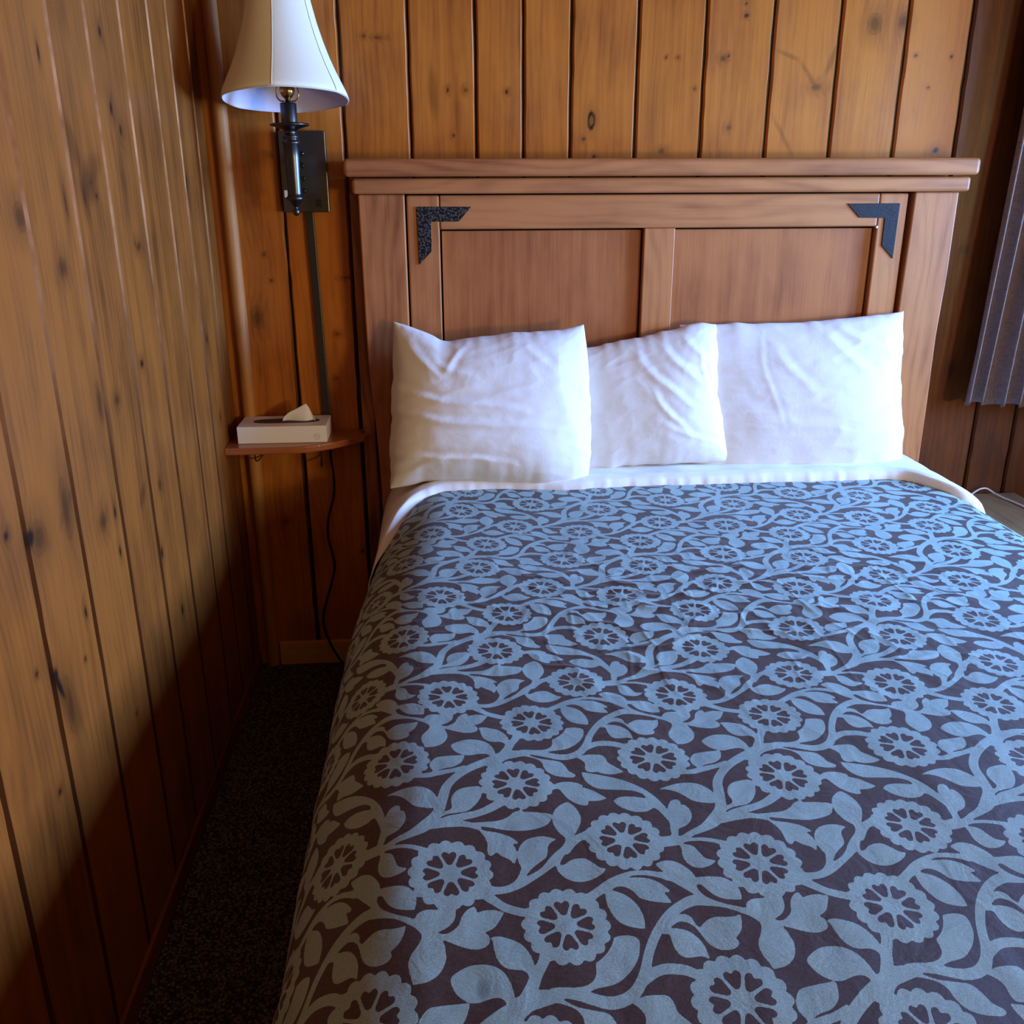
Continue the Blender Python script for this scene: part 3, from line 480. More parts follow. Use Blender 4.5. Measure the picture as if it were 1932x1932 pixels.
def smooth_closed(pts):
    n = len(pts); p = np.array([q[:2] for q in pts], float); cf = [len(q) > 2 and q[2] == 1 for q in pts]; out = []
    for i in range(n):
        a, b, d, e = p[i - 1], p[i], p[(i + 1) % n], p[(i + 2) % n]
        if cf[i]: a = b
        if cf[(i + 1) % n]: e = d
        out.append(crs(a, b, d, e))
    return np.concatenate(out)
def smooth_open(p):
    p = np.array(p, float); n = len(p)
    o = [crs(p[max(i - 1, 0)], p[i], p[i + 1], p[min(i + 2, n - 1)]) for i in range(n - 1)]
    return np.concatenate(o + [p[-1:]])
def make_tile(N=1450):
    H = int(N * TBB / TA); m = np.zeros((H, N), bool)
    def fill(poly, val=True):
        poly = np.asarray(poly)
        u0, v0 = np.floor(poly.min(0) * [N, H]).astype(int) - 1; u1, v1 = np.ceil(poly.max(0) * [N, H]).astype(int) + 1
        gu = (np.arange(u0, u1) + .5) / N; gv = (np.arange(v0, v1) + .5) / H
        ins = np.zeros((len(gv), len(gu)), bool); q = np.roll(poly, -1, 0)
        for (a, b), (c, d) in zip(poly, q):
            if b == d: continue
            rows = np.where((gv >= min(b, d)) & (gv < max(b, d)))[0]
            if len(rows): ins[rows] ^= (gu[None, :] < (a + (gv[rows] - b) * (c - a) / (d - b))[:, None])
        r, cc = np.nonzero(ins); m[(r + v0) % H, (cc + u0) % N] = val
    for pl in LEAVES: fill(smooth_closed(pl))
    for st in STEMS:
        s = smooth_open(st)
        for j in range(len(s) - 1): fill([s[j, :2], s[j + 1, :2], s[j + 1, 2:], s[j, 2:]])
    th = np.linspace(0, 2 * np.pi, 361)[:-1]
    ou, ov = OFFS['B']; ta = np.linspace(-1.30, -.12, 30)     # dark gap between one flower and the leaf beside it
    ra = np.concatenate([np.full(30, .0515), np.full(30, .03)]); tt = np.concatenate([ta, ta[::-1]])
    fill(np.stack([ou + ra * np.cos(tt) / TA, ov + ra * np.sin(tt) / TBB], 1), False)
    for k, (ou, ov) in OFFS.items():
        r = FR[k] * (.915 + .115 * np.abs(np.cos(9 * th + .4)) ** .7)
        fill(np.stack([ou + r * np.cos(th) / TA, ov + r * np.sin(th) / TBB], 1))
    petal = [(.258, -.042), (.33, -.092), (.44, -.143), (.53, -.182), (.615, -.170), (.66, -.095), (.582, 0, 1), (.66, .095), (.615, .170), (.53, .182), (.44, .143), (.33, .092), (.258, .042)]
    pp = smooth_closed(petal)
    for k, (ou, ov) in OFFS.items():
        for q in range(8):
            a = q * math.pi / 4 + math.pi / 2 + .06
            X = (pp[:, 0] * math.cos(a) - pp[:, 1] * math.sin(a)) * FR[k]; Y = (pp[:, 0] * math.sin(a) + pp[:, 1] * math.cos(a)) * FR[k]
            fill(np.stack([ou + X / TA, ov + Y / TBB], 1), False)
    fy = np.fft.fftfreq(H)[:, None]; fx = np.fft.fftfreq(N)[None, :]; s = 3.2
    return np.real(np.fft.ifft2(np.fft.fft2(m.astype(float)) * np.exp(-2 * (np.pi * s) ** 2 * (fx ** 2 + fy ** 2))))
def lattice(X, Y):
    a = X - 1.1; b = Y + 1.1
    B = [1 + 0 * a, a, b, a * a, a * b, b * b, a ** 3, a * a * b, a * b * b, b ** 3]
    return sum(c * q for c, q in zip(SU, B)), sum(c * q for c, q in zip(SV, B))
def sample(T, u, v):
    H, W = T.shape; x = (u % 1) * W - .5; y = (v % 1) * H - .5
    xi = np.floor(x).astype(int); yi = np.floor(y).astype(int); fx = x - xi; fy = y - yi
    g = lambda a, b: T[b % H, a % W]
    return (g(xi, yi) * (1 - fx) + g(xi + 1, yi) * fx) * (1 - fy) + (g(xi, yi + 1) * (1 - fx) + g(xi + 1, yi + 1) * fx) * fy
STEP = .002
xs = np.concatenate([np.arange(-.16, .26, .006), np.arange(.26, 2.0, STEP), np.arange(2.0, 2.65, .008)])
ys = np.concatenate([np.arange(-2.72, -2.06, .008), np.arange(-2.06, -.20, STEP)])
Xg, Yg = np.meshgrid(xs, ys)
xx, yy, zz = bed_surface(Xg, Yg)
# soft undulation and creases of the cloth
und = (fbm(Xg * 3.1, Yg * 3.1, 5, 2) - .5) * .010
reg = np.exp(-(((Xg - 1.0) / .42) ** 2 + ((Yg + 1.12) / .34) ** 2)) + .8 * np.exp(-(((Xg - 1.45) / .22) ** 2 + ((Yg + 1.05) / .25) ** 2))
cr1 = np.clip(ridge(Xg * 7 + Yg * 3, Yg * 16 - Xg * 4, 21) - .45, 0, 1) ** 1.5 * .008 + np.clip(ridge(Xg * 22, Yg * 9 + Xg * 5, 33) - .5, 0, 1) * .0025
fine = (fbm(Xg * 26, Yg * 14, 41, 2) - .5) * .0018
top = sst(.30, .52, Xg)
zz = zz + (und + cr1 * np.clip(reg, 0, 1) + fine) * top
# vertical crinkles along the left roll near the foot
xx = xx + np.where(Xg < .40, (fbm(Xg * 3, Yg * 22, 51, 2) - .5) * .008 * sst(.42, .28, Xg), 0)
TILE = make_tile(); uu, vv = lattice(Xg, Yg); pat = sample(TILE, uu, vv)
me = grid_mesh('bedspread', np.stack([xx, yy, zz], -1), attrs={'pattern': pat})
o = tag(link('bedspread', me, M_spread, smooth=True), 'brown bedspread with pale blue-grey flowers and vines covering the bed', 'bedspread')

LIP = [[0.41,-0.654],[0.418,-0.566],[0.436,-0.463],[0.473,-0.383],[0.556,-0.337],[0.725,-0.329],[0.907,-0.353],[1.083,-0.331],[1.377,-0.323],[1.673,-0.324],[1.824,-0.323],[1.883,-0.385],[1.898,-0.467]]
lx = np.array([.05, .12, .20, .30] + [p[0] for p in LIP[1:]] + [1.96, 2.06, 2.16, 2.3, 2.45])
ly = np.array([-.40, -.44, -.50, -.60] + [p[1] for p in LIP[1:]] + [-.475, -.45, -.42, -.40, -.38])
ly = ly + .0
_g = np.linspace(0, 2.6, 521); _l = np.interp(_g, lx, ly); _l = np.convolve(np.pad(_l, 8, 'edge'), np.ones(17) / 17, 'valid'); _l = np.convolve(np.pad(_l, 5, 'edge'), np.ones(11) / 11, 'valid')
def lip(X): return np.interp(X, _g, _l)
xs = np.concatenate([np.arange(.06, .40, .006), np.arange(.40, 2.0, .006), np.arange(2.0, 2.44, .008)])
ts = np.concatenate([np.linspace(0, .72, 40), np.linspace(.73, 1, 30)])
Xg, Tg = np.meshgrid(xs, ts)
Lp = lip(Xg); Yb = -.090
e = np.clip((Tg - .90) / .10, 0, 1)     # rounded lip
pk = (vn(Xg * 60, Xg * 0 + 3, 3) - .5) * .004 * (Tg > .6)
rl = .016
Yg = np.where(Tg < .90, Yb + (Lp + rl - Yb) * (Tg / .90), Lp + rl - rl * np.sin(e * math.pi / 2)) + pk
offs = .020 * np.where(Tg < .90, 1, np.cos(e * math.pi / 2) * 1.15 - .15) + (fbm(Xg * 9, Yg * 12, 9, 2) - .5) * .008 * (1 - e) + .006 * np.exp(-((Tg - .82) / .09) ** 2)
xx, yy, zz = bed_surface(Xg, Yg); x2, y2, z2 = bed_surface(Xg, Yg, .01)
N = np.stack([x2 - xx, y2 - yy, z2 - zz], -1) / .01
offs = np.where(Xg < .45, .007 + (offs - .007) * sst(.33, .45, Xg), offs)
P = np.stack([xx, yy, zz], -1) + N * offs[..., None]
me = grid_mesh('sheet', P, flip=True)
o = tag(link('top_sheet', me, M_sheet, smooth=True), 'white top sheet folded down over the head end of the bedspread', 'sheet')
md = o.modifiers.new('thick', 'SOLIDIFY'); md.thickness = .003; md.offset = -1

# ------------------------------------------------------------------ pillows
def pillow(name, label, cs, T0, top, right, left, bottom, folds, seed, ax=2.6, tr=0.0):
    TL_, TR_, BR_, BL_ = [np.array(c, float) for c in cs]
    nu, nv = 190, 150; u = np.sin(np.linspace(-1, 1, nu) * math.pi / 2); v = np.sin(np.linspace(-1, 1, nv) * math.pi / 2)
    u = .6 * u + .4 * np.linspace(-1, 1, nu); v = .6 * v + .4 * np.linspace(-1, 1, nv)
    U, V = np.meshgrid(u, v); s = (U + 1) / 2; t = (V + 1) / 2
    base = ((1 - s) * (1 - t))[..., None] * BL_ + (s * (1 - t))[..., None] * BR_ + ((1 - s) * t)[..., None] * TL_ + (s * t)[..., None] * TR_
    ex = (TR_ + BR_ - TL_ - BL_); ex /= np.linalg.norm(ex); ey = (TL_ + TR_ - BL_ - BR_); ey -= ex * ey.dot(ex); ey /= np.linalg.norm(ey)
    nn = np.cross(ex, ey)
    if nn[1] > 0: nn = -nn
    def pro(lst, x): a = np.array(lst, float); return np.interp(x, a[:, 0], a[:, 1])
    def sm(lst, x):
        g = np.linspace(-1, 1, 201); y = pro(lst, g); k = np.ones(21) / 21
        y = np.convolve(np.pad(y, 10, 'edge'), k, 'valid'); w = np.abs(g) > .93; y[w] = pro(lst, g)[w]; return np.interp(x, g, y)
    jag = lambda q, sd: (fbm(q * 6, q * 0 + sd, seed + sd, 2) - .5) * .009 * (1 - q ** 4)
    base = base + ey * ((sm(top, U) + jag(U, 1)) * t ** 2.2 + (sm(bottom, U) + jag(U, 2)) * (1 - t) ** 2.2)[..., None]
    base = base + ex * ((sm(right, V) + jag(V, 3)) * s ** 2.2 + (sm(left, V) + jag(V, 4)) * (1 - s) ** 2.2)[..., None]
    prof = np.clip((1 - np.abs(U) ** ax), 0, 1) ** .55 * np.clip((1 - np.abs(V) ** ax), 0, 1) ** .55
    Tt = T0 * prof * (1 - .16 * V) * (1 + tr * U)
    w = np.zeros_like(U)
    for (x0, y0, x1, y1, wd, am) in folds:
        dx, dy = x1 - x0, y1 - y0; L2 = dx * dx + dy * dy
        q = np.clip(((U - x0) * dx + (V - y0) * dy) / L2, 0, 1)
        cx = x0 + q * dx + .04 * np.sin(q * 5) * dy; cy = y0 + q * dy - .04 * np.sin(q * 5) * dx
        d = np.sqrt((U - cx) ** 2 + (V - cy) ** 2)
        # asymmetric crease: ridge beside a valley
        side = ((U - cx) * -dy + (V - cy) * dx) / math.sqrt(L2)
        w += am * (np.exp(-(d / wd) ** 2) - .6 * np.exp(-((d - wd * 1.1) / wd) ** 2) * (side > 0)) * np.sin(np.clip(q, .03, .97) * math.pi) ** .6
    edge = np.clip(prof * 2.2, 0, 1)
    nz = (fbm(U * 2.6, V * 2.2, seed, 3) - .5) * .016 + (ridge(U * 3.3 + V, V * 5.5 - U * 1.5, seed + 5) - .5) * .0035
    rim = (1 - np.clip(prof * 1.5, 0, 1)) * (vn(U * 16, V * 16, seed + 9) - .5) * .0015
    F = base + nn * (Tt + (w + nz) * .33 * edge + rim * np.clip(prof * 6, 0, 1))[..., None]
    Bk = base - nn * (Tt * .6 + nz * .4 * edge)[..., None]
    me1 = grid_mesh('a', F); me2 = grid_mesh('b', Bk, flip=True)
    bm = bmesh.new(); bm.from_mesh(me1); bm.from_mesh(me2)
    bmesh.ops.remove_doubles(bm, verts=bm.verts, dist=1e-5); bmesh.ops.recalc_face_normals(bm, faces=bm.faces)
    me = to_me(bm, name)
    o = link(name, me, M_white, smooth=True); tag(o, label, 'pillow', 'white pillows along the headboard'); return o
PA, PB, PC = [[0.444,-0.14,1.092],[0.958,-0.15,1.079],[0.954,-0.3,0.662],[0.423,-0.3,0.672]], [[0.87,-0.11,1.005],[1.337,-0.11,1.068],[1.381,-0.2,0.692],[0.86,-0.2,0.666]], [[1.238,-0.09,1.065],[1.877,-0.105,1.097],[1.885,-0.2,0.661],[1.255,-0.18,0.658]]
pillow('pillow', 'front left white pillow with pointed corners, overlapping the middle pillow', PA, .098,
       [(-1, 0), (-.8, -.014), (-.45, -.052), (-.1, -.038), (.3, -.024), (.6, -.018), (.8, -.014), (1, 0)],
       [(-1, 0), (-.6, .012), (0, .016), (.6, .010), (1, 0)], [(-1, 0), (-.5, -.004), (0, -.001), (.6, -.002), (1, 0)],
       [(-1, 0), (-.6, .02), (0, .012), (.6, -.004), (1, 0)],
       [(-1.1, .26, .3, -.16, .06, .014), (-1.1, -.04, .8, -.42, .06, .013), (-1.05, -.58, .2, -.80, .05, .012), (-1, -.85, -.4, -.72, .05, .009),
        (-.85, .8, -.5, .3, .07, .010), (-.6, .62, -.2, .35, .07, .010), (-.25, .85, -.5, .4, .05, .009), (.72, .9, .82, -.9, .10, .010), (.35, .8, .6, .4, .06, .007), (.8, .3, 1.0, .1, .04, .006), (.8, -.5, 1, -.6, .04, .006)], 3, ax=3.2)
pillow('pillow.001', 'middle white pillow, wrinkled, between the front left and right pillows', PB, .080,
       [(-1, 0), (-.5, -.01), (0, -.004), (.5, .006), (.8, .012), (1, 0)],
       [(-1, 0), (-.5, -.010), (0, -.014), (.6, -.004), (1, 0)], [(-1, 0), (1, 0)], [(-1, 0), (0, .010), (1, 0)],
       [(.0, .75, .55, -.2, .06, .010), (.3, .8, .8, .0, .06, .010), (.15, .2, .5, -.6, .05, .009), (.45, .5, .95, .2, .05, .009), (.5, -.1, 1, -.25, .05, .008), (.55, .9, .9, .3, .06, .010), (.2, -.3, .9, -.8, .05, .007), (.75, .7, .85, -.2, .04, .009)], 13, tr=.35)
pillow('pillow.002', 'right white pillow, widest and smoothest, leaning on the right headboard panel', PC, .075,
       [(-1, 0), (-.7, -.004), (-.2, -.010), (.0, -.016), (.4, -.010), (.8, -.008), (1, 0)],
       [(-1, 0), (-.5, .006), (-.2, -.006), (.3, -.004), (1, 0)], [(-1, 0), (1, 0)], [(-1, 0), (0, -.004), (1, 0)],
       [(-.28, .95, -.22, -.5, .03, .0028), (.25, .9, .6, .2, .07, .010), (.35, .95, .9, .4, .06, .009), (.6, -.3, 1.0, -.15, .06, .010), (.4, -.7, 1, -.5, .06, .009), (-.5, -.2, .3, -.45, .09, .007), (-.2, .7, .1, .0, .06, .007), (.8, .9, .9, .1, .05, .006)], 29, tr=.25)

# ------------------------------------------------------------------ headboard
hb = thing('headboard', 'brown wooden headboard with two panels behind the white pillows', 'headboard', (1.18, -.05, 0))
def hp(name, *a, grain='z', bevel=.004, mat=None, seg=2, rnd=None, label=None):
    o = part(name, box_me(name, *a, bevel=bevel, seg=seg, grain=grain, rnd=rnd), mat or M_hb, hb)
    if label: o['label'] = label
    return o
hp('top_cap', .331, 2.028, -.125, -.012, 1.459, 1.503, grain='x', bevel=.011, seg=4, rnd=(.1, .3, .45))
hp('top_moulding', .349, 2.018, -.105, -.012, 1.4165, 1.4555, grain='x', bevel=.009, seg=4, rnd=(.5, .8, .35))
def post(name, pts, rnd):
    me = prism_me(name, pts, -.085, -.012, bevel=.004); finish_wood(me, lambda p: p.x + p.y, lambda p: p.z, rnd)
    return part(name, me, M_hb, hb)
post('post', [(.3625, 1.4155), (.484, 1.4155), (.484, .04), (.388, .04), (.385, .60), (.380, .75), (.366, .98), (.364, 1.10)], (.7, .2, .55))
post('post', [(1.875, 1.4155), (1.999, 1.4155), (2.000, 1.20), (1.994, 1.02), (1.998, .80), (2.000, .04), (1.870, .04), (1.868, .9)], (.2, .9, .30))
hp('side_rail', .337, .372, -.040, -.012, .04, 1.4165, rnd=(.2, .3, .95), bevel=.002)
hp('stile', .4885, .5745, -.075, -.020, .30, 1.4125, rnd=(.35, .15, .4))
hp('stile', 1.1305, 1.2165, -.075, -.020, .30, 1.3252, rnd=(.85, .35, .15), bevel=.003)
hp('stile', 1.782, 1.862, -.075, -.020, .30, 1.4125, rnd=(.45, .65, .2))
hp('rail', .5755, 1.781, -.075, -.020, 1.3255, 1.4125, grain='x', rnd=(.15, .55, .25))
hp('panel', .5795, 1.1265, -.056, -.024, .30, 1.3205, mat=M_hbp, rnd=(.3, .7, .55), bevel=.001)
hp('panel', 1.2205, 1.778, -.056, -.024, .30, 1.3205, mat=M_hbp, rnd=(.9, .1, .4), bevel=.001)
hp('backing_board', .40, 1.96, -.0235, -.013, .10, 1.415, bevel=.001, mat=M_black)
o = part('corner_bracket', prism_me('corner_bracket', [(.514, 1.384), (.660, 1.383), (.626, 1.346), (.552, 1.346), (.552, 1.270), (.517, 1.235)], -.0785, -.0745, bevel=.0008), M_iron2, hb); o['label'] = 'speckled black iron corner bracket'
o = part('corner_bracket', prism_me('corner_bracket', [(1.690, 1.386), (1.839, 1.386), (1.838, 1.239), (1.801, 1.274), (1.800, 1.348), (1.728, 1.349)], -.0785, -.0745, bevel=.0008), M_iron, hb); o['label'] = 'plain blue-black iron corner bracket'
o = part('nail', lathe_me('nail', [(.0, -.0015), (.0035, 0), (.0035, .001), (0, .0015)], 0, 0, 12, M=Matrix.Translation((1.781, -.0765, 1.324)) @ Matrix.Rotation(math.pi / 2, 4, 'X')), M_sticker, hb, True)

# ------------------------------------------------------------------ wall lamp
wl = thing('wall_lamp', 'dark bronze wall lamp with cream bell shade left of the headboard', 'lamp', (.22, -.006, 1.47))
LX, LY = .211, -.160
pl = part('backplate', box_me('backplate', .160, .281, -.030, -.0055, 1.370, 1.573, bevel=.002), M_plate, wl)
for z in (1.517, 1.487, 1.455, 1.425):
    part('screw', lathe_me('screw', [(0, -.004), (.0035, -.0035), (.0055, 0), (.0055, .003), (0, .004)], 0, 0, 16, M=Matrix.Translation((.2185, -.032, z)) @ Matrix.Rotation(math.pi / 2, 4, 'X')), M_bronze, pl, True)
part('rocker_switch', box_me('rocker_switch', .2490, .2620, -.0345, -.029, 1.384, 1.402, bevel=.001), M_black, wl)
part('sticker', box_me('sticker', .165, .176, -.0312, -.0295, 1.408, 1.426), M_sticker, wl)
part('arm', tube_me('arm', [(LX, -.028, 1.50), (LX, -.09, 1.50), (LX, LY, 1.50)], .008, 14), M_bronze, wl, True)
body = [(0, 1.366), (.004, 1.366), (.0085, 1.371), (.0090, 1.377), (.0065, 1.383), (.005, 1.386), (.008, 1.389), (.013, 1.394), (.0175, 1.402), (.0215, 1.405), (.0220, 1.411), (.0185, 1.414), (.0180, 1.420), (.0185, 1.46), (.0195, 1.50), (.0200, 1.535), (.0225, 1.538), (.0225, 1.542), (.0190, 1.545), (.0185, 1.549), (.0205, 1.551), (.0205, 1.555), (.0150, 1.560), (.0150, 1.566), (.020, 1.570), (.033, 1.575), (.046, 1.578), (.0485, 1.581), (.047, 1.584), (.036, 1.583), (.022, 1.582), (.0205, 1.584), (.0200, 1.588), (.0200, 1.628), (.0185, 1.631), (0, 1.631)]
part('candle_column', lathe_me('candle_column', body, LX, LY, 48), M_bronze, wl, True)
part('socket', lathe_me('socket', [(0, 1.630), (.007, 1.630), (.007, 1.640), (.012, 1.644), (.0175, 1.652), (.0185, 1.662), (.0175, 1.664), (.0175, 1.690), (.0145, 1.692), (0, 1.692)], LX, LY, 32), M_brass, wl, True)
part('bulb', lathe_me('bulb', [(.013, 1.690), (.014, 1.705), (.024, 1.73), (.030, 1.755), (.028, 1.775), (.018, 1.792), (0, 1.798)], LX, LY, 32), M_glass, wl, True)
hp_ = []
for t in np.linspace(0, 1, 15):
    a = math.pi * (t * 1.9 - .95); hp_.append((LX + .045 * math.sin(a) * (1.0 if abs(a) < 2.2 else .8), LY, 1.73 + .13 * math.cos(a) * (.85 if abs(a) > 1.6 else 1)))
hp_ = [(LX - .008, LY, 1.634), (LX - .020, LY, 1.637), (LX - .027, LY, 1.650), (LX - .026, LY, 1.68), (LX - .045, LY, 1.74), (LX - .046, LY, 1.81), (LX - .025, LY, 1.875), (LX, LY, 1.892),
       (LX + .025, LY, 1.875), (LX + .046, LY, 1.81), (LX + .045, LY, 1.74), (LX + .026, LY, 1.68), (LX + .027, LY, 1.650), (LX + .020, LY, 1.637), (LX + .008, LY, 1.634)]
part('harp', tube_me('harp', hp_, .0018, 8), M_brass, wl, True)
prof = [(.1515, 1.636), (.1540, 1.640), (.1500, 1.652), (.1405, 1.672), (.1270, 1.700), (.1130, 1.733), (.1000, 1.770), (.0880, 1.810), (.0775, 1.855), (.0700, 1.895), (.0660, 1.925)]
def panel_fun(th, z):
    k = (th / (math.pi / 3)) % 1.0; d = (k - .5) * (math.pi / 3)
    pr = math.cos(math.pi / 6) / np.cos(d); return 1 + (pr - 1) * .24 + .018
MT = Matrix.Translation((LX, LY, 1.64)) @ Matrix.Rotation(math.radians(-7.0), 4, 'X') @ Matrix.Rotation(math.radians(-1.0), 4, 'Y') @ Matrix.Rotation(math.radians(27), 4, 'Z') @ Matrix.Translation((-LX, -LY, -1.64))
sh = part('lamp_shade', lathe_me('lamp_shade', prof, LX - .004, LY, 96, panel_fun, MT), M_shade, wl, True)
inner = [(r - .0022, z) for r, z in prof]; inner[0] = (.1515, 1.636)
part('lining', lathe_me('lining', inner, LX - .004, LY, 96, panel_fun, MT), M_lining, sh, True)
def ringpts(r, z, n=48):
    th = np.linspace(0, 2 * math.pi, n, endpoint=False); rr = r * panel_fun(th, z)
    return [MT @ Vector((LX - .004 + a * math.cos(t), LY + a * math.sin(t), z)) for a, t in zip(rr, th)]
part('piping', tube_me('piping', ringpts(.1530, 1.638), .0017, 8, closed=True, sub=2), M_trimf, sh, True)
part('piping', tube_me('piping', ringpts(.0660, 1.925), .0017, 8, closed=True, sub=2), M_trimf, sh, True)
for k in range(6):
    th = k * math.pi / 3
    rp = [MT @ Vector((LX - .004 + (r * 1.018 + .0006) * math.cos(th), LY + (r * 1.018 + .0006) * math.sin(th), z)) for r, z in prof[1:]]
    part('seam', tube_me('seam', rp, .0011, 6, sub=4), M_trimf, sh, True)

# cable channel and cord
o = link('cable_channel', prism_me('cable_channel', [(.2135, 1.371), (.2350, 1.371), (.2440, .764), (.2225, .764)], -.014, -.0005, bevel=.002), M_chan)
tag(o, 'dark vertical cable channel running from the wall lamp down to the shelf', 'cable channel')
CORD = [[0.236,-0.02,0.689],[0.241,-0.02,0.627],[0.237,-0.02,0.563],[0.217,-0.02,0.493],[0.212,-0.02,0.431],[0.225,-0.02,0.348],[0.216,-0.02,0.294],[0.186,-0.02,0.199],[0.177,-0.02,0.143],[0.191,-0.02,0.08],[0.219,-0.02,0.016],[0.239,-0.02,-0.006]]
pts = [(.2405, -.020, .7415)] + [tuple(p) for p in CORD[:-1]] + [(.235, -.030, .006), (.29, -.06, .006), (.37, -.10, .006)]
pts = [(p[0], p[1], max(p[2], .006)) for p in pts]
tag(link('power_cord', tube_me('power_cord', pts, .0036, 10), M_black, smooth=True), 'black cord hanging from the corner shelf down to the carpet', 'cord')

# ------------------------------------------------------------------ corner shelf and tissue box
sf = thing('corner_shelf', 'small red-brown wall shelf with a rounded front in the corner', 'shelf', (.16, 0, .742))
SZ = .762
out = [(-.030, -.031), (-.030, -.188), (.10, -.188), (.155, -.187), (.19, -.180), (.225, -.166), (.26, -.146), (.295, -.118), (.325, -.092), (.345, -.074), (.353, -.062), (.350, -.046), (.335, -.042), (.335, -.001), (.031, -.001), (.031, -.031)]
me = prism_me('shelf_board', out, SZ - .020, SZ, bevel=.004, plane='xy', seg=3); finish_wood(me, lambda p: p.y + p.z, lambda p: p.x, (.4, .4, .45))
part('shelf_board', me, M_shelf, sf)
part('bracket', tube_me('bracket', [(.207, -.002, .742), (.207, -.004, .700), (.209, -.02, .682), (.214, -.075, .676), (.219, -.09, .680), (.221, -.10, .705), (.221, -.105, .742)], .0022, 8), M_plate, sf, True)
part('bracket', tube_me('bracket', [(.04, -.002, .742), (.04, -.004, .700), (.036, -.02, .690), (.034, -.09, .698), (.034, -.10, .742)], .0022, 8), M_plate, sf, True)

tb = thing('tissue_box', 'flat white tissue box with a tissue pulled up, on the corner shelf', 'tissue box', (.12, -.08, SZ))
bx0, bx1, by0, by1, bz0, bz1 = .0005, .2445, -.143, -.018, SZ + .0005, .810
bm = bmesh.new(); bm_box(bm, bx0, bx1, by0, by1, bz0, bz1, bevel=.0012)
part('carton', to_me(bm, 'carton'), M_card, tb)
ov = [(.128 + .092 * math.copysign(abs(math.cos(a)) ** .6, math.cos(a)), -.080 + .026 * math.copysign(abs(math.sin(a)) ** .8, math.sin(a))) for a in np.linspace(0, 2 * math.pi, 48, endpoint=False)]
o = part('opening', prism_me('opening', ov, bz1 - .001, bz1 + .0006, plane='xy'), M_hole, tb)
# tissue: folded pointed sheet
cols = []
prof_ = [(.116, 0), (.122, .014), (.138, .027), (.158, .036), (.178, .047), (.187, .051), (.194, .040), (.203, .018), (.210, 0)]
nu = 28; G = []
for i in range(nu):
    s_ = i / (nu - 1); q = s_ * (len(prof_) - 1); k = min(int(q), len(prof_) - 2); f = q - k
    x = prof_[k][0] * (1 - f) + prof_[k + 1][0] * f; h = prof_[k][1] * (1 - f) + prof_[k + 1][1] * f
    row = []
    for j in range(12):
        t_ = j / 11; row.append((x + .0015 * math.sin(t_ * 5), -.080 + .006 * math.sin(s_ * 9) * (1 - t_), bz1 - .002 + h * t_))
    G.append(row)
ts = link('tissue', grid_mesh('tissue', np.array(G)), M_tissue, smooth=True); ts.data.transform(Matrix.Translation(-tb.location)); ts.parent = tb
md = ts.modifiers.new('t', 'SOLIDIFY'); md.thickness = .0012
ec = (.2175, .7795)
part('emblem', tube_me('emblem', [(ec[0] + .0085 * math.cos(a), by0 - .0001, ec[1] + .0085 * math.sin(a)) for a in np.linspace(0, 2 * math.pi, 20, endpoint=False)], .0004, 6, closed=True, sub=2), M_cardmark, tb)
part('emblem_mark', tube_me('emblem_mark', [(ec[0] - .005, by0 - .0001, ec[1] + .002), (ec[0] - .001, by0 - .0001, ec[1] + .003), (ec[0] + .001, by0 - .0001, ec[1] - .001), (ec[0] + .005, by0 - .0001, ec[1])], .0006, 6), M_cardmark, tb)

# ------------------------------------------------------------------ nightstand with white cable, curtain
ns = thing('nightstand', 'dull brown nightstand top at the right of the bed', 'nightstand', (2.21, -.24, 0))
part('top', box_me('top', 2.045, 2.366, -.46, -.012, .490, .512, bevel=.003, grain='y', rnd=(.3, .2, .5)), M_night, ns)
part('body', box_me('body', 2.060, 2.350, -.44, -.015, .05, .490, bevel=.002, grain='z', rnd=(.6, .2, .6)), M_night, ns)
for z0, z1 in ((.28, .475), (.07, .265)):
    d = part('drawer', box_me('drawer', 2.072, 2.338, -.452, -.438, z0, z1, bevel=.003, grain='x'), M_night, ns)
    part('knob', lathe_me('knob', [(0, -.012), (.010, -.010), (.013, -.004), (.008, .002), (.006, .010), (0, .012)], 0, 0, 20, M=Matrix.Translation((2.205, -.463, (z0 + z1) / 2)) @ Matrix.Rotation(-math.pi / 2, 4, 'X')), M_bronze, d, True)
for x in (2.075, 2.335):
    for y in (-.425, -.03): part('foot', box_me('foot', x - .015, x + .015, y - .013, y + .013, 0, .05), M_night, ns)
NC = [(2.20, -.045, .515), (2.225, -.028, .522), (2.246, -.022, .530), (2.268, -.020, .530), (2.285, -.035, .520), (2.296, -.075, .5155), (2.305, -.115, .5155), (2.312, -.19, .5155), (2.30, -.27, .5155), (2.27, -.35, .5155)]
tag(link('power_cord.001', tube_me('power_cord', NC, .0026, 10), M_wcord, smooth=True), 'thin white cable looping over the nightstand top', 'cord')

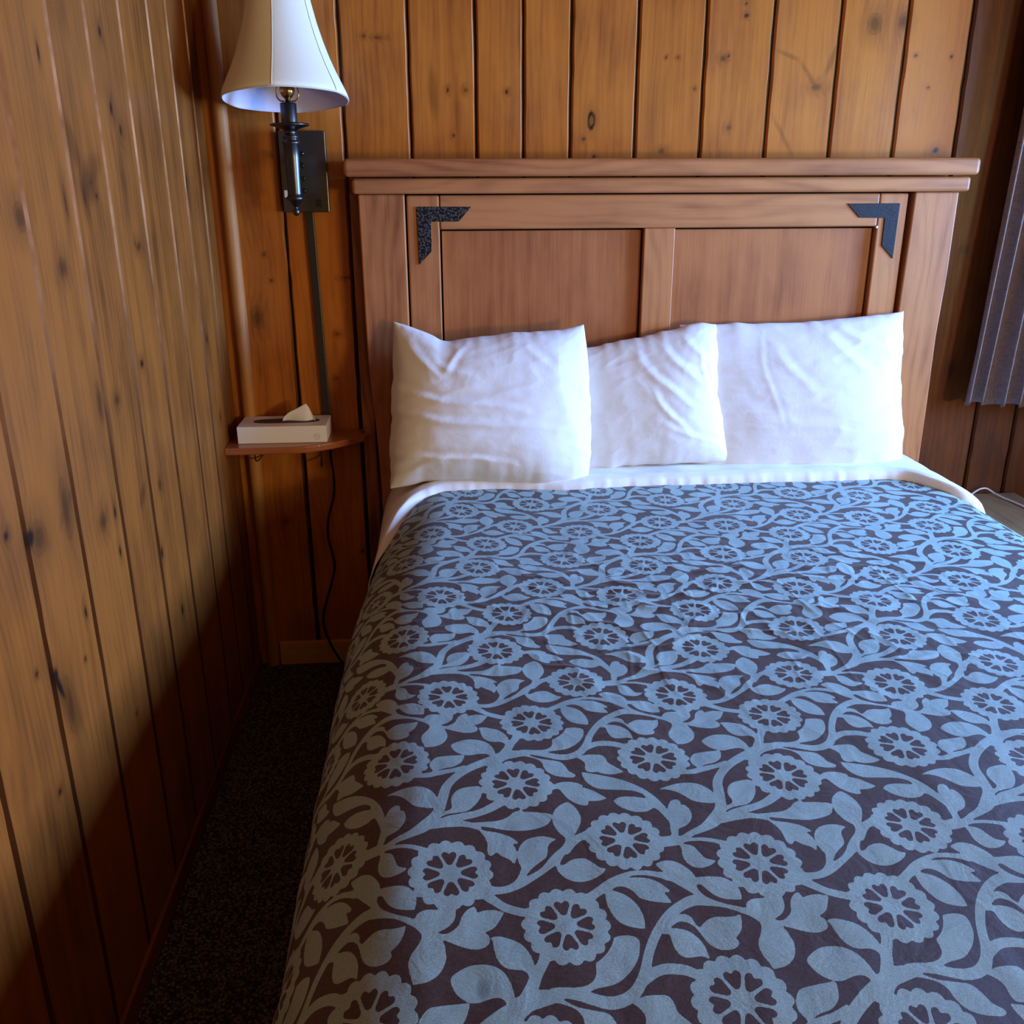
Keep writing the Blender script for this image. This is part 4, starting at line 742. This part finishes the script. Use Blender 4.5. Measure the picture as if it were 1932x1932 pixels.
nu, nv = 420, 70
s_ = np.linspace(0, 1, nu); v_ = np.linspace(0, 1, nv); Sg, Vg = np.meshgrid(s_, v_)   # v: 0 top .. 1 hem
zt = 2.14; hem = .822 - .045 * Sg; Z = zt + (hem - zt) * Vg
x0 = 2.158 - .058 * Vg ** 1.2; X = x0 + (2.70 - x0) * Sg
ph = Sg * 2 * math.pi * 10.5 + .8 * np.sin(Sg * 9) + .5 * Vg
amp = .013 + .009 * Vg
Yc = -.082 - amp * np.sin(ph) - .010 * np.sin(ph * .5 + 1.0) * Vg + (fbm(Sg * 20, Vg * 3, 77, 2) - .5) * .006
X = X + .008 * np.cos(ph) * Vg
Z = Z + .006 * np.sin(ph + .8) * Vg ** 6
o = link('curtain', grid_mesh('curtain', np.stack([X, Yc, Z], -1)), M_curt, smooth=True)
md = o.modifiers.new('t', 'SOLIDIFY'); md.thickness = .0022
tag(o, 'grey-mauve pleated curtain hanging at the right end of the back wall', 'curtain')
nu, nv = 160, 40  # unseen panel added to keep window light off the back right corner
Sg, Vg = np.meshgrid(np.linspace(0, 1, nu), np.linspace(0, 1, nv))
ph = Sg * 2 * math.pi * 6
Z = 2.14 - 1.35 * Vg; Y = -.12 - .29 * Sg + .004 * np.cos(ph); X = 3.17 - (.045 + .012 * Vg) * (1 + np.sin(ph)) - .02 * Sg
o = link('added_shade_curtain', grid_mesh('curtain', np.stack([X, Y, Z], -1)), M_curt, smooth=True)
md = o.modifiers.new('t', 'SOLIDIFY'); md.thickness = .0022
tag(o, 'unseen grey curtain panel added by the right wall window to shade the back corner', 'curtain')
rod = thing('curtain_rod', 'curtain rod above the grey curtain, out of the top of the view', 'curtain rod', (2.43, -.08, 2.14))
part('rod', tube_me('rod', [(2.08, -.082, 2.135), (2.78, -.082, 2.135)], .009, 16), M_bronze, rod, True)
for x in (2.12, 2.75): part('rod_bracket', box_me('rod_bracket', x - .008, x + .008, -.082, 0.004, 2.125, 2.145, bevel=.002), M_bronze, rod)

# ceiling lamp fixture behind the camera (its light is set at the top)
cl = thing('ceiling_lamp', 'square flush ceiling lamp behind the camera', 'lamp', (1.3, -3.9, ZC))
part('housing', box_me('housing', 1.05, 1.55, -4.15, -3.65, 2.335, ZC, bevel=.01), M_sticker, cl)
